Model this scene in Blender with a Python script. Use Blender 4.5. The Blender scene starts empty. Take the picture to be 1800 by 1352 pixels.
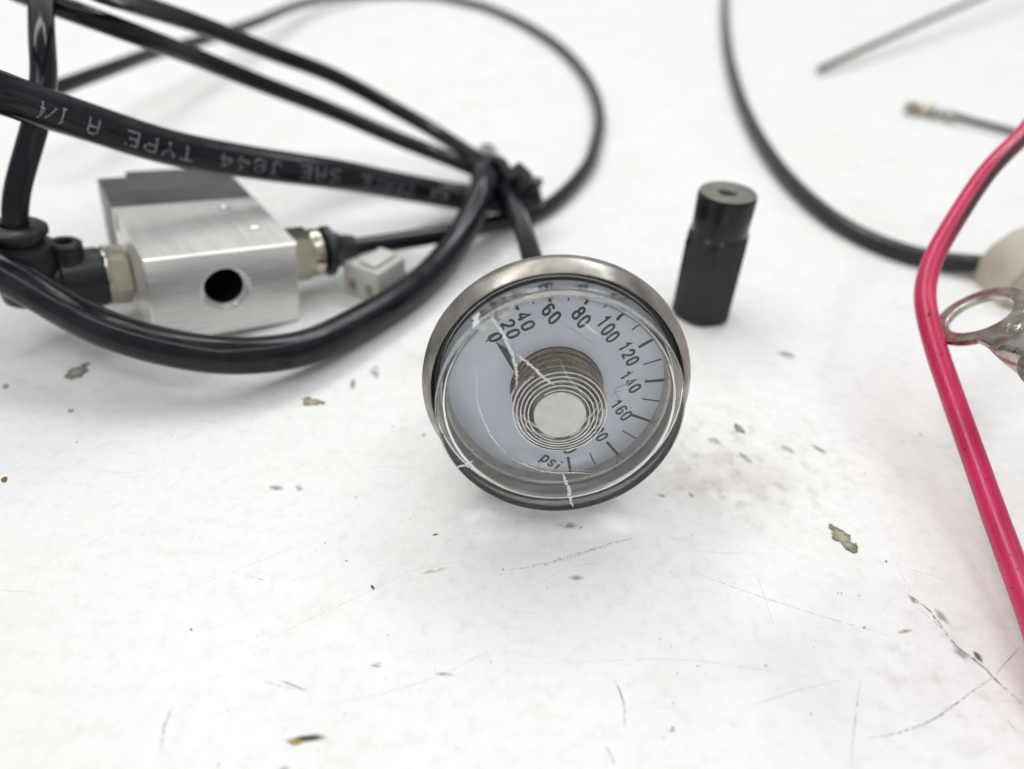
import bpy, bmesh, math, random
from mathutils import Vector, Matrix
random.seed(7)
MM = 0.001                       # everything below is measured in millimetres
scene = bpy.context.scene
COL = scene.collection

# ------------------------------------------------------------------ camera, light, exposure
cam_d = bpy.data.cameras.new('camera')
cam = bpy.data.objects.new('camera', cam_d); COL.objects.link(cam)
cam.matrix_world = Matrix(((0.9990482, -0.0436194, 0.0, 0.0),
                           (0.0268548, 0.6150755, -0.7880108, 0.0),
                           (0.0343725, 0.7872607, 0.6156615, 78.0 * MM),
                           (0, 0, 0, 1)))
cam_d.sensor_width = 36; cam_d.lens = 25.0
cam_d.clip_start = 0.005; cam_d.clip_end = 50
cam_d.dof.use_dof = True; cam_d.dof.focus_distance = 0.0965; cam_d.dof.aperture_fstop = 10.5
scene.camera = cam

world = bpy.data.worlds.new('World'); scene.world = world; world.use_nodes = True
bg = world.node_tree.nodes['Background']
bg.inputs[0].default_value = (0.97, 0.985, 1.0, 1); bg.inputs[1].default_value = 0.44

def lamp(name, loc, target, sx, sy, power, col):
    d = bpy.data.lights.new(name, 'AREA'); d.shape = 'RECTANGLE'; d.size = sx; d.size_y = sy
    d.energy = power; d.color = col
    o = bpy.data.objects.new(name, d); COL.objects.link(o); o.location = loc
    o.rotation_euler = (Vector(target) - Vector(loc)).to_track_quat('-Z', 'Y').to_euler()
lamp('ceiling_lamp', (-0.45, 0.50, 1.05), (0, 0.16, 0), 1.1, 0.28, 5.6, (1.0, 0.985, 0.96))
lamp('ceiling_lamp', (0.50, 0.90, 1.35), (0, 0.25, 0), 1.2, 0.28, 7.2, (0.96, 0.98, 1.0))
lamp('ceiling_lamp', (-0.30, -0.45, 1.35), (0, 0.12, 0), 1.2, 0.22, 2.9, (0.97, 0.98, 1.0))
lamp('ceiling_lamp', (0.55, -0.25, 1.35), (0, 0.12, 0), 1.2, 0.22, 2.8, (1.0, 0.985, 0.96))

scene.view_settings.view_transform = 'Standard'; scene.view_settings.look = 'None'
scene.view_settings.exposure = 0.10; scene.view_settings.gamma = 1.0
scene.view_settings.use_curve_mapping = False
cy = scene.cycles
cy.use_denoising = True; cy.max_bounces = 16; cy.transmission_bounces = 14; cy.transparent_max_bounces = 16
cy.glossy_bounces = 6; cy.caustics_refractive = True; cy.caustics_reflective = True
cy.sample_clamp_indirect = 6.0; cy.blur_glossy = 0.3

# ------------------------------------------------------------------ measured positions
GAUGE = {'loc': (6.02,77.106,18.272),'ex': (0.99923,0.03934,-0.0),'ey': (-0.00631,0.16015,0.98707),'ez': (0.03883,-0.98631,0.16028)}
TICKS = [(200,2.388,-11.548,3.075,-14.833),(190,5.412,-10.506,6.418,-12.654),(180,7.946,-8.864,10.125,-11.439),(170,9.78,-6.672,11.903,-8.003),(160,11.134,-4.127,14.221,-5.262),(150,11.916,-1.383,14.443,-1.748),(140,12.003,1.362,14.557,1.536),(130,11.505,3.936,13.482,4.577),(120,10.523,6.432,12.018,7.129),(110,9.061,8.528,10.057,9.119),(100,7.076,9.967,7.944,10.824),(90,4.946,11.065,5.362,11.704),(80,2.751,11.482,2.947,12.656),(70,0.627,11.586,0.718,12.367),(60,-1.483,11.533,-1.699,12.771),(50,-3.354,11.095,-3.602,11.715),(40,-5.147,10.342,-5.692,11.273),(30,-6.446,9.835,-6.755,10.382),(20,-7.525,9.091,-8.131,9.873)]
NUMERALS = [('0',-8.443,7.292,-61.7),('20',-6.478,8.514,-61.8),('40',-4.563,9.673,-63.0),('60',-1.317,10.696,-48.7),('80',2.525,10.372,-51.3),('100',6.15,8.861,-53.8),('120',9.273,5.485,-56.8),('140',10.016,1.228,-52.9),('160',9.217,-3.253,-49.4),('180',6.217,-6.749,-55.2),('200',1.964,-8.932,-62.7),('psi',0.219,-12.184,-37.4)]
POINTER = [(-8.438,7.195),(-7.04,6.333),(-5.987,4.207),(-5.054,3.22),(-5.715,2.781),(-6.34,3.528)]
COIL_C = (0.296,-1.11)
HUB_C = (0.217,-1.624)
HOLE = [(-6.334,0.419),(6.166,0.702),(-0.448,6.581)]
CRACKS = [(0.405,0,[(-9.039,13.055),(-8.134,11.771),(-7.376,10.464),(-6.768,9.043),(-6.234,7.687),(-5.94,6.305),(-5.734,5.183),(-5.767,3.735)]),(0.162,0,[(-5.767,3.735),(-6.219,2.819),(-6.301,1.745)]),(0.324,0,[(-6.006,8.242),(-5.248,7.71),(-4.312,6.993),(-3.097,5.808),(-2.041,4.792),(-0.997,4.147)]),(0.11,0,[(-6.142,7.413),(-5.152,7.344),(-5.33,7.708)]),(0.189,0,[(1.517,12.877),(2.977,11.773),(3.582,11.179),(4.259,10.993)]),(0.055,1,[(-0.848,12.504),(0.778,11.688),(2.17,10.712),(4.017,9.294)]),(0.066,0,[(-0.785,7.873),(-0.2,6.741),(0.458,5.466),(1.223,4.439),(2.493,3.01),(4.019,1.562),(5.009,1.039)]),(0.077,0,[(8.235,6.907),(8.375,4.964),(7.743,3.508),(7.721,2.227),(7.96,-0.761)]),(0.066,0,[(9.731,7.464),(8.804,6.04),(8.375,4.964)]),(0.077,1,[(8.375,4.964),(8.04,4.418),(6.822,3.941),(6.509,3.117),(6.193,2.286)]),(0.066,1,[(7.743,3.508),(6.659,3.211),(7.571,2.132)]),(0.055,0,[(8.375,4.964),(9.4,4.986),(10.301,4.738)]),(0.066,0,[(-11.084,7.162),(-10.718,4.741),(-10.648,2.877)]),(0.162,0,[(-10.705,3.189),(-10.495,0.976),(-9.631,-1.607),(-8.608,-3.923),(-6.691,-6.454)]),(0.176,2,[(-6.691,-6.454),(-5.214,-7.473),(-3.583,-8.323),(-1.205,-9.168),(0.563,-9.314),(2.318,-9.208),(5.568,-9.398)]),(0.044,0,[(-5.371,-7.125),(-2.419,-8.301),(0.517,-8.6),(3.17,-8.834),(7.004,-9.011)]),(0.459,0,[(0.915,-9.307),(1.484,-10.742),(1.942,-12.2),(2.287,-13.682),(2.593,-14.998)]),(0.351,0,[(-13.601,-8.871),(-12.295,-8.315),(-10.996,-7.48)]),(0.162,0,[(-12.295,-8.315),(-11.57,-8.654)]),(0.055,0,[(-3.466,12.724),(-2.596,12.036)]),(0.055,1,[(-5.09,-2.575),(-3.757,-2.972),(-2.768,-3.592),(-1.759,-4.433)]),(0.066,1,[(-3.763,-2.83),(-3.268,-3.175),(-2.936,-2.601)]),(0.055,1,[(0.473,-5.258),(1.434,-5.093),(1.877,-4.504),(1.005,-4.161)])]
RIMPATCH = [(-10.887,11.673),(-9.815,12.437),(-7.953,13.577),(-6.501,14.335),(-6.281,13.763),(-7.602,13.003),(-9.133,12.011),(-10.201,10.796)]
BLOCK = {'loc': (-52.966,109.805,1.679),'rot': (-0.02855,0.12806,0.61162),'dims': (26.242,16.342,43.285,23.526)}
T1 = [(4.8,162.36,9.5),(1.45,161.99,8.5),(-4.73,164.29,6.5),(-11.86,166.86,5.5),(-18.86,166.54,6.5),(-28.72,159.5,11.0),(-38.65,147.29,18.0),(-52.62,136.71,24.0),(-64.07,127.06,30.0),(-73.22,118.92,37.0),(-76.63,111.46,42.0),(-79.18,103.66,47.0)]
T2 = [(-9.72,194.49,6.5),(-9.51,181.9,9.0),(-9.15,170.18,11.0),(-8.74,160.68,11.0),(-10.52,153.51,8.0),(-13.94,142.84,5.0),(-18.2,131.43,3.6),(-23.65,120.35,3.6),(-30.7,109.52,4.0),(-37.06,100.84,5.0),(-47.32,94.55,7.5),(-59.44,94.37,9.5),(-68.46,96.04,11.5),(-75.81,98.91,13.5),(-80.71,100.62,15.5),(-84.71,101.13,18.0)]
T3b = [(-104.34,138.72,60.0),(-98.17,147.15,52.0),(-85.04,143.66,49.0),(-75.6,150.84,43.0),(-71.51,164.66,36.0),(-61.5,175.09,28.0),(-48.8,183.89,20.0),(-33.22,185.86,13.0),(-23.48,183.53,10.5),(-15.12,177.8,10.0),(-10.0,177.75,8.0),(-5.34,170.88,9.0),(-3.07,161.0,10.0),(-0.52,144.6,12.5),(1.98,123.62,15.5),(2.83,115.02,16.5)]
T3a = [(-71.61,116.3,60.0),(-76.31,148.41,50.0),(-71.6,168.69,42.0),(-61.02,186.63,32.0),(-50.26,193.57,26.0),(-34.69,196.97,17.0),(-25.09,193.06,13.5),(-17.72,185.95,12.0),(-10.52,174.03,12.5),(-6.43,168.48,12.5),(-3.22,170.08,10.0)]
T4 = [(-98.47,161.81,53.0),(-84.38,134.54,50.0),(-80.66,126.07,47.0),(-79.53,121.3,42.0),(-79.89,117.19,38.0),(-82.18,116.54,34.0),(-84.23,113.54,29.0),(-84.98,111.29,26.0)]
T5 = [(-23.13,141.51,6.6),(-14.91,147.93,5.5),(-4.6,159.64,3.0),(5.57,169.43,2.0),(18.46,198.92,2.0),(22.62,220.0,2.0),(25.66,245.78,2.0),(25.52,276.96,2.0),(21.6,311.02,2.0),(12.08,350.79,2.0),(-8.13,399.74,2.0),(-29.79,432.28,2.0),(-61.15,451.88,2.0),(-90.8,438.69,3.0),(-109.66,395.58,6.0),(-113.93,317.86,11.0),(-117.66,264.69,15.0),(-119.88,243.63,17.0),(-120.6,216.12,19.0),(-122.74,194.13,20.0),(-123.94,187.75,20.0)]
CABLE = [(148.04,620.3,2.1),(116.51,476.96,2.1),(99.36,393.0,2.1),(88.26,332.02,2.1),(79.01,266.91,2.1),(75.81,224.84,2.1),(76.44,191.51,2.1),(81.14,168.84,2.1),(87.92,157.34,2.1),(97.05,150.65,2.3),(107.24,148.36,3.0),(113.52,146.81,4.0)]
RED = [(99.86,140.86,44.0),(90.02,130.85,38.0),(81.83,123.65,33.6),(74.71,115.69,27.0),(70.39,110.05,23.0),(67.74,104.54,20.0),(66.76,99.37,18.0),(66.83,92.95,15.0),(67.17,85.86,12.0),(67.41,77.82,8.9),(67.03,70.22,6.8),(66.29,62.83,5.4),(64.93,54.11,4.6),(63.24,44.34,4.0)]
GREEN = [(123.56,321.37,2.5),(137.08,334.34,4.0),(186.16,384.74,8.0),(251.01,452.67,12.0),(339.5,545.04,16.0)]
WIRE2 = [(156.26,262.35,2.2),(161.64,257.47,2.0),(170.5,247.97,2.0),(182.16,235.18,2.0)]
CRIMP = [(140.75,274.02,2.2),(156.92,261.17,2.2)]
RING = {'loc': (73.58,96.53,19.63),'ux': (-0.1895,-0.9743,0.1217),'uy': (0.7604,-0.0672,0.646),'n': (-0.6213,0.2149,0.7536)}
CHIPS = [('o',[(-75.38,99.76),(-75.0,99.04),(-74.83,98.19),(-74.9,97.29),(-75.19,96.47),(-75.67,95.82),(-76.28,95.4),(-76.94,95.27),(-77.59,95.45),(-78.14,95.9),(-78.53,96.59),(-78.71,97.43),(-78.67,98.33),(-78.39,99.17),(-77.91,99.85),(-77.29,100.29),(-76.61,100.42),(-75.94,100.24)]),('o',[(-31.84,92.42),(-31.9,92.07),(-32.2,91.78),(-32.7,91.58),(-33.34,91.5),(-34.06,91.55),(-34.75,91.72),(-35.34,91.99),(-35.76,92.33),(-35.96,92.69),(-35.91,93.04),(-35.61,93.34),(-35.11,93.54),(-34.46,93.62),(-33.74,93.57),(-33.04,93.4),(-32.44,93.13),(-32.03,92.78)]),('o',[(49.29,65.38),(48.85,65.18),(48.31,65.27),(47.72,65.67),(47.16,66.31),(46.68,67.14),(46.36,68.05),(46.23,68.94),(46.3,69.69),(46.58,70.22),(47.04,70.44),(47.6,70.34),(48.21,69.91),(48.79,69.23),(49.25,68.38),(49.56,67.46),(49.67,66.6),(49.58,65.87)]),('k',[(-18.42,36.73),(-18.48,36.57),(-18.78,36.38),(-19.27,36.19),(-19.89,36.02),(-20.58,35.89),(-21.24,35.82),(-21.79,35.81),(-22.18,35.87),(-22.36,35.99),(-22.3,36.15),(-22.01,36.34),(-21.53,36.53),(-20.9,36.7),(-20.22,36.84),(-19.55,36.91),(-18.98,36.92),(-18.59,36.86)]),('y',[(-20.88,35.85),(-20.89,35.77),(-20.98,35.7),(-21.13,35.64),(-21.32,35.6),(-21.53,35.59),(-21.73,35.61),(-21.9,35.66),(-22.03,35.72),(-22.09,35.8),(-22.07,35.89),(-21.99,35.96),(-21.84,36.02),(-21.65,36.06),(-21.44,36.07),(-21.24,36.05),(-21.06,36.0),(-20.94,35.93)]),('b',[(-73.59,71.88),(-73.52,71.73),(-73.52,71.59),(-73.56,71.48),(-73.66,71.42),(-73.8,71.41),(-73.97,71.46),(-74.13,71.55),(-74.28,71.68),(-74.4,71.83),(-74.47,71.99),(-74.48,72.13),(-74.43,72.24),(-74.33,72.3),(-74.19,72.31),(-74.02,72.26),(-73.85,72.17),(-73.7,72.03)]),('o',[(-71.75,87.59),(-71.7,87.45),(-71.73,87.31),(-71.83,87.21),(-71.98,87.15),(-72.17,87.14),(-72.37,87.17),(-72.57,87.26),(-72.72,87.38),(-72.83,87.52),(-72.87,87.67),(-72.85,87.8),(-72.75,87.9),(-72.6,87.96),(-72.41,87.98),(-72.21,87.94),(-72.01,87.85),(-71.85,87.73)]),('o',[(-85.76,93.12),(-85.67,92.91),(-85.66,92.73),(-85.73,92.58),(-85.87,92.5),(-86.07,92.48),(-86.29,92.54),(-86.52,92.67),(-86.72,92.84),(-86.88,93.04),(-86.97,93.25),(-86.98,93.44),(-86.91,93.59),(-86.77,93.67),(-86.57,93.69),(-86.35,93.63),(-86.12,93.5),(-85.91,93.33)]),('g',[(-33.22,72.57),(-33.21,72.34),(-33.33,72.12),(-33.55,71.96),(-33.85,71.86),(-34.19,71.84),(-34.54,71.9),(-34.85,72.03),(-35.08,72.23),(-35.21,72.46),(-35.22,72.69),(-35.1,72.91),(-34.88,73.08),(-34.58,73.18),(-34.23,73.2),(-33.89,73.14),(-33.58,73.0),(-33.35,72.8)]),('g',[(-30.11,72.44),(-30.15,72.24),(-30.28,72.09),(-30.46,72.02),(-30.69,72.03),(-30.94,72.13),(-31.17,72.29),(-31.36,72.51),(-31.48,72.75),(-31.52,72.99),(-31.48,73.2),(-31.36,73.35),(-31.17,73.42),(-30.94,73.41),(-30.69,73.31),(-30.46,73.15),(-30.27,72.93),(-30.15,72.68)]),('f',[(54.63,112.33),(54.33,111.9),(53.83,111.59),(53.18,111.43),(52.47,111.44),(51.77,111.61),(51.17,111.93),(50.74,112.36),(50.54,112.84),(50.59,113.33),(50.88,113.76),(51.38,114.08),(52.03,114.25),(52.76,114.24),(53.46,114.06),(54.07,113.74),(54.49,113.3),(54.68,112.81)]),('o',[(39.1,89.46),(38.89,89.26),(38.62,89.19),(38.34,89.25),(38.06,89.44),(37.83,89.74),(37.67,90.11),(37.6,90.5),(37.64,90.87),(37.76,91.18),(37.97,91.38),(38.24,91.46),(38.53,91.39),(38.81,91.19),(39.04,90.89),(39.2,90.52),(39.26,90.13),(39.23,89.76)]),('f',[(10.6,67.67),(10.47,67.46),(10.17,67.28),(9.73,67.17),(9.2,67.12),(8.64,67.16),(8.12,67.26),(7.71,67.42),(7.45,67.63),(7.37,67.85),(7.48,68.06),(7.78,68.24),(8.23,68.36),(8.77,68.4),(9.33,68.37),(9.85,68.26),(10.27,68.1),(10.52,67.89)]),('k',[(58.89,49.0),(58.74,48.94),(58.57,48.98),(58.41,49.09),(58.26,49.28),(58.15,49.52),(58.1,49.78),(58.1,50.02),(58.16,50.23),(58.28,50.37),(58.43,50.43),(58.6,50.4),(58.77,50.28),(58.92,50.08),(59.02,49.85),(59.08,49.59),(59.07,49.34),(59.0,49.14)]),('g',[(57.41,49.32),(57.18,49.17),(56.88,49.12),(56.55,49.17),(56.23,49.31),(55.96,49.54),(55.77,49.81),(55.68,50.11),(55.7,50.39),(55.84,50.62),(56.07,50.78),(56.37,50.83),(56.71,50.78),(57.03,50.63),(57.3,50.41),(57.49,50.13),(57.58,49.83),(57.55,49.55)]),('k',[(-16.58,55.45),(-16.66,55.43),(-16.76,55.46),(-16.87,55.55),(-16.99,55.68),(-17.1,55.83),(-17.17,55.99),(-17.22,56.14),(-17.22,56.26),(-17.18,56.33),(-17.11,56.35),(-17.0,56.32),(-16.89,56.23),(-16.77,56.1),(-16.66,55.95),(-16.59,55.79),(-16.54,55.64),(-16.54,55.53)]),('f',[(-7.54,59.5),(-7.6,59.35),(-7.85,59.15),(-8.24,58.94),(-8.75,58.73),(-9.29,58.56),(-9.81,58.44),(-10.25,58.38),(-10.55,58.4),(-10.68,58.49),(-10.63,58.64),(-10.39,58.83),(-9.99,59.05),(-9.49,59.26),(-8.95,59.43),(-8.42,59.56),(-7.97,59.61),(-7.67,59.59)]),('g',[(10.84,58.73),(10.75,58.58),(10.52,58.45),(10.19,58.37),(9.8,58.34),(9.38,58.36),(9.0,58.43),(8.69,58.55),(8.49,58.7),(8.44,58.86),(8.53,59.01),(8.75,59.14),(9.08,59.22),(9.48,59.26),(9.9,59.23),(10.29,59.16),(10.6,59.04),(10.79,58.89)]),('g',[(-21.93,41.69),(-22.03,41.66),(-22.31,41.69),(-22.74,41.79),(-23.26,41.95),(-23.81,42.14),(-24.33,42.34),(-24.75,42.52),(-25.03,42.68),(-25.12,42.78),(-25.02,42.81),(-24.73,42.77),(-24.3,42.67),(-23.77,42.51),(-23.22,42.32),(-22.7,42.12),(-22.28,41.94),(-22.02,41.79)]),('f',[(54.28,56.96),(54.15,56.9),(53.99,56.93),(53.81,57.04),(53.64,57.21),(53.49,57.44),(53.4,57.69),(53.35,57.93),(53.37,58.13),(53.46,58.26),(53.59,58.32),(53.75,58.29),(53.93,58.18),(54.11,58.0),(54.25,57.77),(54.35,57.53),(54.39,57.29),(54.37,57.09)]),('g',[(57.03,54.02),(56.83,53.96),(56.6,54.05),(56.36,54.27),(56.13,54.6),(55.95,55.0),(55.84,55.42),(55.81,55.82),(55.86,56.14),(56.0,56.34),(56.19,56.4),(56.43,56.31),(56.68,56.09),(56.9,55.75),(57.08,55.34),(57.19,54.92),(57.22,54.53),(57.16,54.22)]),('g',[(38.6,82.15),(38.41,82.05),(38.15,82.11),(37.84,82.33),(37.53,82.69),(37.24,83.13),(37.02,83.62),(36.89,84.08),(36.88,84.47),(36.97,84.73),(37.16,84.84),(37.43,84.77),(37.74,84.54),(38.06,84.17),(38.34,83.72),(38.56,83.24),(38.68,82.78),(38.69,82.4)]),('g',[(51.47,85.21),(51.3,85.11),(51.03,85.14),(50.7,85.3),(50.35,85.57),(50.01,85.92),(49.73,86.31),(49.55,86.69),(49.48,87.02),(49.54,87.25),(49.71,87.36),(49.98,87.33),(50.32,87.16),(50.68,86.88),(51.01,86.53),(51.29,86.14),(51.47,85.76),(51.53,85.44)]),('f',[(23.66,74.17),(23.55,74.04),(23.37,73.97),(23.13,73.96),(22.86,74.03),(22.6,74.15),(22.37,74.31),(22.21,74.51),(22.13,74.7),(22.15,74.88),(22.25,75.01),(22.44,75.08),(22.68,75.09),(22.95,75.03),(23.21,74.9),(23.44,74.74),(23.6,74.54),(23.67,74.35)]),('f',[(28.08,74.24),(27.96,74.14),(27.8,74.13),(27.62,74.2),(27.45,74.34),(27.3,74.54),(27.2,74.77),(27.14,75.0),(27.16,75.22),(27.23,75.38),(27.35,75.47),(27.51,75.49),(27.69,75.42),(27.86,75.27),(28.01,75.07),(28.11,74.84),(28.16,74.61),(28.15,74.4)]),('g',[(-13.64,85.95),(-13.58,85.82),(-13.57,85.65),(-13.6,85.46),(-13.67,85.27),(-13.78,85.11),(-13.9,85.0),(-14.02,84.94),(-14.14,84.96),(-14.23,85.03),(-14.29,85.16),(-14.3,85.33),(-14.27,85.52),(-14.2,85.71),(-14.1,85.87),(-13.98,85.98),(-13.85,86.04),(-13.73,86.03)]),('k',[(-9.34,65.18),(-9.35,65.11),(-9.42,65.02),(-9.53,64.94),(-9.67,64.88),(-9.83,64.83),(-9.98,64.81),(-10.11,64.82),(-10.21,64.86),(-10.25,64.92),(-10.24,64.99),(-10.18,65.08),(-10.07,65.16),(-9.93,65.22),(-9.77,65.27),(-9.61,65.29),(-9.48,65.28),(-9.39,65.24)]),('g',[(-13.93,45.14),(-13.95,45.06),(-14.06,44.99),(-14.22,44.94),(-14.44,44.9),(-14.67,44.89),(-14.89,44.91),(-15.07,44.95),(-15.2,45.0),(-15.25,45.08),(-15.23,45.15),(-15.12,45.22),(-14.95,45.28),(-14.74,45.31),(-14.51,45.32),(-14.29,45.31),(-14.1,45.27),(-13.98,45.21)]),('g',[(-5.16,44.38),(-5.24,44.31),(-5.47,44.25),(-5.82,44.21),(-6.25,44.2),(-6.71,44.21),(-7.14,44.25),(-7.5,44.31),(-7.73,44.38),(-7.82,44.45),(-7.74,44.52),(-7.51,44.58),(-7.16,44.62),(-6.73,44.63),(-6.26,44.62),(-5.83,44.58),(-5.47,44.52),(-5.24,44.45)]),('g',[(-21.24,33.14),(-21.24,32.99),(-21.33,32.85),(-21.49,32.74),(-21.7,32.68),(-21.94,32.67),(-22.19,32.71),(-22.4,32.8),(-22.56,32.93),(-22.65,33.08),(-22.65,33.24),(-22.57,33.38),(-22.41,33.49),(-22.19,33.55),(-21.95,33.56),(-21.7,33.52),(-21.49,33.43),(-21.33,33.3)]),('f',[(52.05,53.12),(51.95,52.99),(51.7,52.84),(51.35,52.69),(50.93,52.56),(50.5,52.47),(50.11,52.41),(49.79,52.41),(49.6,52.45),(49.55,52.55),(49.66,52.67),(49.9,52.82),(50.25,52.97),(50.66,53.1),(51.1,53.2),(51.5,53.25),(51.81,53.26),(52.0,53.21)]),('g',[(-23.75,101.65),(-23.68,100.96),(-23.74,100.35),(-23.9,99.89),(-24.15,99.63),(-24.47,99.61),(-24.8,99.82),(-25.12,100.25),(-25.39,100.84),(-25.57,101.52),(-25.64,102.21),(-25.6,102.84),(-25.44,103.32),(-25.18,103.58),(-24.86,103.61),(-24.51,103.38),(-24.19,102.94),(-23.92,102.34)]),('f',[(-27.44,98.05),(-27.37,97.5),(-27.37,97.02),(-27.46,96.65),(-27.61,96.45),(-27.82,96.44),(-28.05,96.61),(-28.28,96.95),(-28.48,97.42),(-28.63,97.97),(-28.71,98.52),(-28.7,99.02),(-28.62,99.39),(-28.46,99.6),(-28.26,99.62),(-28.02,99.44),(-27.79,99.08),(-27.59,98.6)]),('g',[(46.41,85.06),(46.22,84.89),(45.92,84.85),(45.54,84.93),(45.14,85.13),(44.75,85.42),(44.43,85.76),(44.22,86.13),(44.14,86.47),(44.2,86.74),(44.39,86.91),(44.7,86.95),(45.08,86.87),(45.49,86.67),(45.87,86.37),(46.19,86.02),(46.4,85.66),(46.48,85.32)]),('f',[(34.53,86.82),(34.38,86.61),(34.13,86.47),(33.8,86.41),(33.45,86.45),(33.1,86.58),(32.8,86.77),(32.58,87.02),(32.48,87.29),(32.51,87.55),(32.65,87.76),(32.91,87.9),(33.23,87.96),(33.6,87.92),(33.95,87.79),(34.25,87.59),(34.46,87.34),(34.56,87.08)])]
SCRATCHES = [(0.1,0.35,[(19.72,62.71),(24.86,60.8),(32.88,57.41),(41.25,54.41),(49.37,51.96)]),(0.06,0.3,[(-32.16,44.64),(-26.39,49.04),(-16.48,55.74),(-12.47,58.63),(-5.1,60.89)]),(0.08,0.3,[(-20.06,40.04),(-13.95,41.51),(-6.49,44.41),(-0.67,47.99),(5.54,49.82)]),(0.14,0.6,[(41.06,39.02),(44.85,39.82),(49.4,41.5),(54.78,44.64),(59.03,47.1)]),(0.07,0.5,[(59.03,47.1),(64.23,51.11)]),(0.1,0.55,[(38.36,36.35),(39.64,39.46),(41.39,43.14),(42.74,45.99)]),(0.16,0.6,[(13.36,44.84),(14.01,43.26),(14.31,41.58),(14.17,38.86)]),(0.5,0.22,[(0.32,59.49),(4.89,60.67),(8.78,62.12),(13.6,64.33),(18.97,66.35)]),(0.06,0.5,[(-62.65,74.68),(-59.94,74.37),(-56.92,74.31),(-51.95,75.7)]),(0.28,0.7,[(53.28,58.9),(55.4,55.96),(56.46,51.12),(58.21,48.91),(59.19,46.75),(60.92,43.68)]),(0.1,0.5,[(53.31,57.14),(55.57,53.88),(56.61,48.46)]),(0.25,0.35,[(-35.12,34.12),(-35.97,36.17),(-36.14,39.32)]),(0.1,0.4,[(-27.58,42.73),(-25.12,42.16),(-22.38,41.6)]),(0.08,0.4,[(-33.78,56.87),(-30.65,56.32)]),(0.08,0.35,[(54.82,62.67),(58.3,61.73),(61.38,60.04)]),(0.08,0.3,[(28.16,41.87),(34.67,44.21),(42.05,46.31)]),(0.08,0.35,[(60.11,47.88),(65.4,51.95)]),(0.06,0.3,[(3.76,57.23),(8.71,60.22),(14.98,61.97)]),(0.07,0.25,[(8.21,46.55),(21.95,47.57),(36.55,46.06)]),(0.15,0.4,[(58.0,41.88),(58.45,40.28)]),(0.2,0.4,[(11.89,37.02),(12.64,34.97)]),(0.2,0.45,[(18.69,39.18),(19.23,38.57),(19.85,39.36),(19.24,39.52),(19.17,38.2)]),(0.12,0.4,[(-14.99,45.45),(-14.15,45.64),(-13.77,45.0),(-14.51,44.68),(-14.88,45.24)]),(0.05,0.3,[(-42.67,64.74),(-39.66,67.53),(-37.97,69.81)]),(0.07,0.3,[(34.04,60.63),(34.29,52.83)]),(0.06,0.3,[(53.99,66.55),(54.08,55.47)]),(0.06,0.25,[(-41.93,53.13),(-28.47,62.02)])]
COUPLING = (38.53,127.04,0.0)
PLUG = (107.74,141.3,0.0)
TIE = {'c': (-7.54,169.39,9.5),'rx': 6.6,'rz': 5.4,'e1': (0.634,-0.687,0.354),'e2': (0.0,0.35,0.937),'head': (-0.39,161.63,13.5),'hrot': (0.5,0.75,0.3)}
WORDS = [('AIR',(-19.12,166.37,6.61),(-23.68,163.24,8.64)),('BRAKE',(-27.31,160.57,10.33),(-37.59,148.8,17.16)),('SAE',(-39.88,146.47,18.48),(-47.04,141.31,21.44)),('J844',(-49.46,139.39,22.52),(-59.48,131.36,27.4)),('TYPE',(-62.16,128.93,28.88),(-70.67,121.74,34.76)),('A',(-72.83,119.4,36.63),(-74.79,117.54,38.12)),('1/',(-77.12,115.16,39.96),(-81.12,113.48,42.09)),('4',(-81.56,113.43,42.26),(-84.09,113.12,43.0))]
FACE_V = (-0.12,1)


# ------------------------------------------------------------------ materials
def mat(name, base, rough=0.5, metal=0.0, var=None, vscale=400.0, rvar=0.0, bump=0.0, bscale=2000.0,
        stretch=(1, 1, 1), spec=0.5, coords='Object', detail=6.0, lo=0.35, hi=0.7, **kw):
    """Principled surface whose colour drifts towards `var`, with uneven gloss and fine relief."""
    m = bpy.data.materials.new(name); m.use_nodes = True
    nt = m.node_tree; N = nt.nodes; L = nt.links; p = N['Principled BSDF']
    p.inputs['Base Color'].default_value = (*base, 1); p.inputs['Roughness'].default_value = rough
    p.inputs['Metallic'].default_value = metal; p.inputs['Specular IOR Level'].default_value = spec
    for k, v in kw.items(): p.inputs[k.replace('_', ' ')].default_value = v
    tc = N.new('ShaderNodeTexCoord'); mp = N.new('ShaderNodeMapping'); mp.inputs['Scale'].default_value = stretch
    L.new(tc.outputs[coords], mp.inputs['Vector'])
    def noise(sc, det=detail):
        n = N.new('ShaderNodeTexNoise'); n.inputs['Scale'].default_value = sc; n.inputs['Detail'].default_value = det
        n.inputs['Roughness'].default_value = 0.44
        L.new(mp.outputs['Vector'], n.inputs['Vector']); return n
    if var is not None:
        n = noise(vscale); r = N.new('ShaderNodeMapRange'); r.inputs[1].default_value = lo; r.inputs[2].default_value = hi
        L.new(n.outputs['Fac'], r.inputs[0])
        mx = N.new('ShaderNodeMix'); mx.data_type = 'RGBA'
        mx.inputs[6].default_value = (*base, 1); mx.inputs[7].default_value = (*var, 1)
        L.new(r.outputs[0], mx.inputs[0]); L.new(mx.outputs[2], p.inputs['Base Color'])
    if rvar:
        n = noise(vscale * 1.7); r = N.new('ShaderNodeMapRange')
        r.inputs[1].default_value = 0.3; r.inputs[2].default_value = 0.7
        r.inputs[3].default_value = max(0.02, rough - rvar); r.inputs[4].default_value = min(1, rough + rvar)
        L.new(n.outputs['Fac'], r.inputs[0]); L.new(r.outputs[0], p.inputs['Roughness'])
    if bump:
        n = noise(bscale, 4.0); b = N.new('ShaderNodeBump'); b.inputs['Strength'].default_value = bump
        b.inputs['Distance'].default_value = 0.0002
        L.new(n.outputs['Fac'], b.inputs['Height']); L.new(b.outputs['Normal'], p.inputs['Normal'])
    return m

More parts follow.
